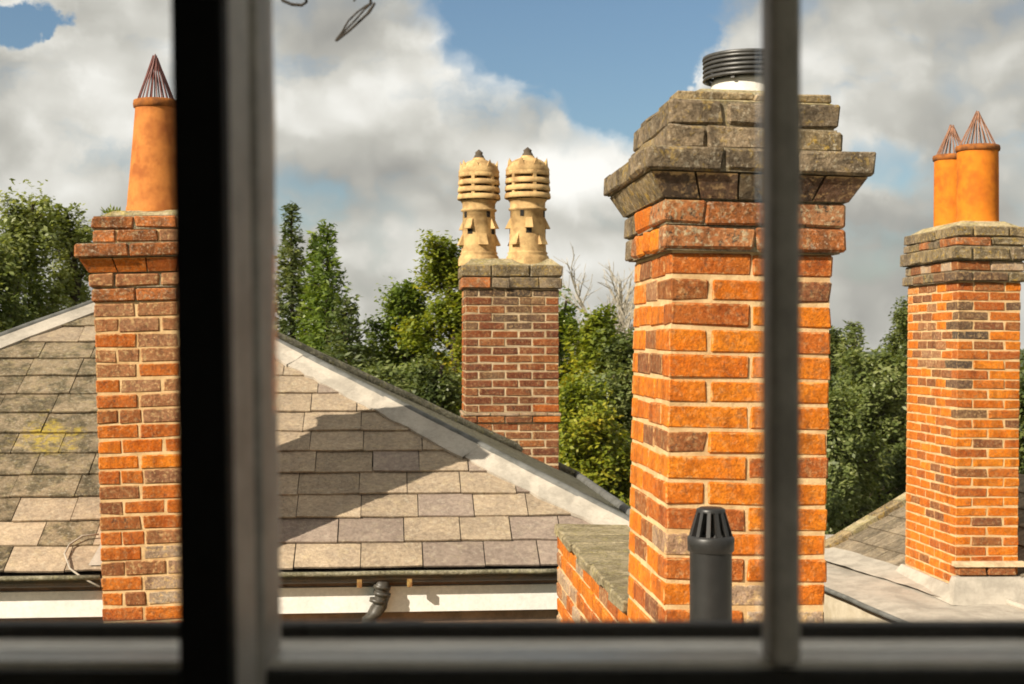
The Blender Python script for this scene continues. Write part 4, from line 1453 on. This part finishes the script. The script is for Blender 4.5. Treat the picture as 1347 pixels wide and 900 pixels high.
def conifer(label, px, D, top_py, R, mat, seed=1, dens=1.0, droop=.25, group='trees behind the roofs', name='conifer_tree', low=.06, leaf=.034, power=.75):
    r = np.random.RandomState(seed)
    base = W(px, 450, D)
    H = CZ + (450 - top_py) / FPX * D
    root = thing(name, label, 'tree', (base.x, base.y, 0), group=group)
    tk = MB()
    tk.tube([(0, 0, 0), (0.03, 0, H * .5), (0, 0.02, H * .98)], [.016 * H, .009 * H, .008], 8)
    P, A, B, S = [], [], [], []
    nw = int(H * 5.5)
    for k in range(nw):
        t = low + (1 - low) * (k / nw)
        z0 = t * H
        nb = 7 if t < .9 else 4
        for q in range(nb):
            L = R * (1 - t) ** power * r.uniform(.6, 1.15) + .06
            az = q * 2 * math.pi / nb + k * .9 + r.uniform(-.3, .3)
            el = -droop + .9 * t ** 2 + r.uniform(-.15, .15)
            d = np.array([math.cos(az) * math.cos(el), math.sin(az) * math.cos(el), math.sin(el)])
            p0 = np.array([0, 0, z0])
            if k % 2 == 0:
                tk.tube([tuple(p0), tuple(p0 + d * L * .95)], [.012, .004], 4, False)
            m = int((22 + 85 * L) * dens)
            s = r.uniform(.12, 1.0, m) ** .8
            side = np.cross(d, [0, 0, 1.0])
            lat = r.normal(size=m) * .13 * (L + .35) * (1.15 - s)
            pts = p0 + d * (s * L)[:, None] + side * lat[:, None] + np.array([0, 0, -1.0]) * (np.abs(r.normal(size=m)) * .10)[:, None] + r.normal(size=(m, 3)) * .03
            ax = unit(d * .7 + side * np.sign(lat)[:, None] * .7 + np.array([0, 0, -.35]) + r.normal(size=(m, 3)) * .35)
            P.append(pts); A.append(ax)
    P = np.concatenate(P); A = np.concatenate(A)
    nrm = unit(unit(P * np.array([1, 1, 0.0])) * .7 + np.array([0, 0, .6]) + r.normal(size=P.shape) * .55)
    Bv = unit(np.cross(A, nrm))
    sz = leaf * r.uniform(.6, 1.4, (len(P), 1))
    obj('trunk', tk, M['bark'], root, (0, 0, 0))
    quads('crown', P, A * sz * 1.5, Bv * sz * .45, M[mat], root)
    return root


broadleaf('silvery olive tree with loose leaves, left of the terracotta pot chimney', 30, 17, 252, 1.2, 'leaf_olive', seed=2, leaf=.034, dens=.85)
broadleaf('olive green tree touching the cornice of the dull red chimney', 92, 18, 262, .8, 'leaf_olive', seed=5, leaf=.034, dens=.9)
broadleaf('low green tree at the picture edge above the left slate hip', -40, 16, 300, 1.2, 'leaf_ivy', seed=9, leaf=.034)
conifer('tall slim conifer just right of the grey mullion', 383, 21, 258, 1.35, 'leaf_dark', seed=3, power=.95)
conifer('broad green conifer behind the slate hip, spire right of the tall slim one', 430, 20, 284, 1.45, 'leaf_green', seed=4, power=.85)
conifer('lesser green conifer spire between the tall slim and the broad one', 414, 20.6, 296, 1.0, 'leaf_green', seed=14, power=.9)
conifer('dark lower conifer under the green spires, against the slate hip', 455, 19, 380, 1.1, 'leaf_dark', seed=6, power=.6)
conifer('small far conifer between the big conifers and the yellowing tree', 489, 30, 428, 1.0, 'leaf_dark', seed=7)
broadleaf('yellowing leafy tree left of the chimney with ornate buff pots', 592, 18.5, 306, .72, 'leaf_yellow', seed=8, leaf=.037, low=.3, dens=1.1)
broadleaf('thin branched open tree leaning out left of the yellowing tree', 541, 19.5, 362, .50, 'leaf_green', seed=12, leaf=.034, dens=.55, low=.62)
broadleaf('dark bush behind the slate hip left of the central chimney', 520, 17.5, 476, .95, 'leaf_ivy', seed=15, leaf=.034, low=.2)
broadleaf('dark green bush against the lower left of the central chimney', 585, 16.5, 470, .6, 'leaf_dark', seed=31, leaf=.034, low=.3, spiky=0)
broadleaf('yellow green bushy tree between the central and largest chimneys', 778, 18, 404, .72, 'leaf_yellow', seed=10, leaf=.037, dens=1.0, low=.2)
broadleaf('rounded lower bush, bright yellow green, right of the central chimney', 768, 16.5, 505, .72, 'leaf_yellow', seed=20, leaf=.034, low=.3, spiky=0)
broadleaf('green tree touching the right side of the central chimney', 738, 20, 386, .55, 'leaf_green', seed=16, leaf=.034, dens=.8)
broadleaf('grey green tree at the left edge of the largest chimney', 824, 17.5, 446, .7, 'leaf_ivy', seed=18, leaf=.034)
conifer('slim dark conifer right of the largest chimney', 1122, 21, 414, 1.05, 'leaf_ivy', seed=21, power=.72)
broadleaf('ivy clad green tree left of the rightmost chimney', 1162, 19, 466, .95, 'leaf_ivy', seed=22, leaf=.037, dens=1.2, low=.2, spiky=.3)
broadleaf('rounded dark green tree top beside the cap of the rightmost chimney', 1188, 27, 402, .85, 'leaf_dark', seed=23, leaf=.037, spiky=0)
broadleaf('far grey green tree just right of the largest chimney, left of the slim conifer', 1092, 25, 436, .9, 'leaf_dark', seed=33, leaf=.04, low=.3)
broadleaf('dark low bush at the foot of the trees right of the largest chimney', 1102, 17.5, 520, .85, 'leaf_ivy', seed=25, leaf=.034, spiky=0)
broadleaf('green tree right of the rightmost chimney at the picture edge', 1372, 19, 466, 1.1, 'leaf_dark', seed=26, leaf=.037)

# weeds rooted in the mortar beside the tapered pot
tuft = thing('weed_tuft', 'small green weed tuft growing on top of the dull red chimney', 'plant', W(148, 283, 8.15))
rr = np.random.RandomState(3)
A_ = unit(rr.normal(size=(90, 3)) * np.array([.7, .7, .3]) + np.array([0, 0, .7]))
P_ = A_ * rr.uniform(.01, .05, (90, 1)) + rr.normal(size=(90, 3)) * np.array([.025, .02, .004])
B_ = unit(np.cross(A_, rr.normal(size=(90, 3))))
quads('leaves', P_, A_ * .016, B_ * .006, M['leaf_green'], tuft)

# pale bare tree far behind
def bare_tree(label, px, D, top_py, R, seed):
    r = random.Random(seed)
    base = W(px, 450, D)
    H = CZ + (450 - top_py) / FPX * D
    root = thing('bare_tree', label, 'tree', (base.x, base.y, 0), group='trees behind the roofs')
    tk = MB(); tw = MB()
    tk.tube([(0, 0, 0), (.1, 0, H * .4), (0, .1, H * .8)], [.16, .1, .03], 7)
    def grow(p, d, L, rad, lev, mb):
        q = p + d * L
        mid = p.lerp(q, .5) + Vector((r.uniform(-.06, .06), r.uniform(-.06, .06), 0)) * L
        rad = max(rad, .007)
        mb.tube([p, mid, q], [rad, rad * .85, rad * .7], 4, False)
        if lev == 0:
            return
        for k in range(5):
            t = .2 + .18 * k + r.uniform(-.08, .08)
            d2 = (d + Vector((r.gauss(0, .45), r.gauss(0, .45), r.gauss(.15, .3)))).normalized()
            grow(p.lerp(q, min(t, 1)), d2, L * r.uniform(.5, .75), rad * .5, lev - 1, tw)
    for k in range(14):
        t = .35 + .45 * k / 13
        az = k * 2.4
        d = Vector((math.cos(az) * .55, math.sin(az) * .55, .8)).normalized()
        grow(Vector((0, 0, H * t)), d, H * .22 * (1.2 - t * .5), .05, 3, tk)
    obj('trunk', tk, M['bark_pale'], root, (0, 0, 0))
    o = obj('crown', tw, M['bark_pale'], root, (0, 0, 0))
bare_tree('pale bare twiggy tree beside the left edge of the largest chimney', 806, 30, 362, 1.6, 4)

# dry climber shoot drooping from above the window
cl = thing('climber_shoot', 'thin dry climber tendril with a narrow curled leaf, hanging at the top', 'plant', (-.55, .95, CZ + 1.05), world_parts=True)
DT = 2.3
st = [Vector((-.55, .95, CZ + 1.06)), Vector((-.5, 1.5, CZ + .98)), W(505, -150, 2.1), W(478, -40, DT), W(486, -8, DT), W(488, 4, DT), W(480, 12, DT)]
obj('stem', MB().tube(st, [.006, .005, .004, .0035, .0035, .003, .002], 6), M['stem'], cl, smooth=True)
def strand(pts, r=.0016):
    obj('leaf_strand', MB().tube([W(x, y, DT) for x, y in pts], r, 5), M['stem'], cl)
strand([(493, 4), (486, 16), (474, 27), (460, 40), (442, 54)], .0022)
strand([(484, 6), (470, 16), (458, 28), (450, 42), (441, 54)])
strand([(480, 12), (468, 26), (456, 38), (445, 50)])
strand([(490, 8), (478, 24), (464, 37)])
strand([(470, -4), (466, 2), (464, -6)])
lf = [(440, 55), (452, 38), (466, 22), (480, 10), (487, 13), (474, 29), (458, 43)]
fr = [W(x, y, DT + .004) for x, y in lf]; bk = [W(x, y, DT + .006) for x, y in lf]
obj('tendril_loop', MB().tube([W(x, y, DT) for x, y in ((366, -12), (372, 1), (384, 6), (397, 7), (403, 3), (402, -10))], .0026, 6), M['stem'], cl)
obj('tendril', MB().tube([W(366, -12, DT), W(380, -70, 2.2), Vector((-.5, 1.5, CZ + .98))], .003, 5), M['stem'], cl)
print('slates', nslates, 'objects', len(bpy.data.objects))
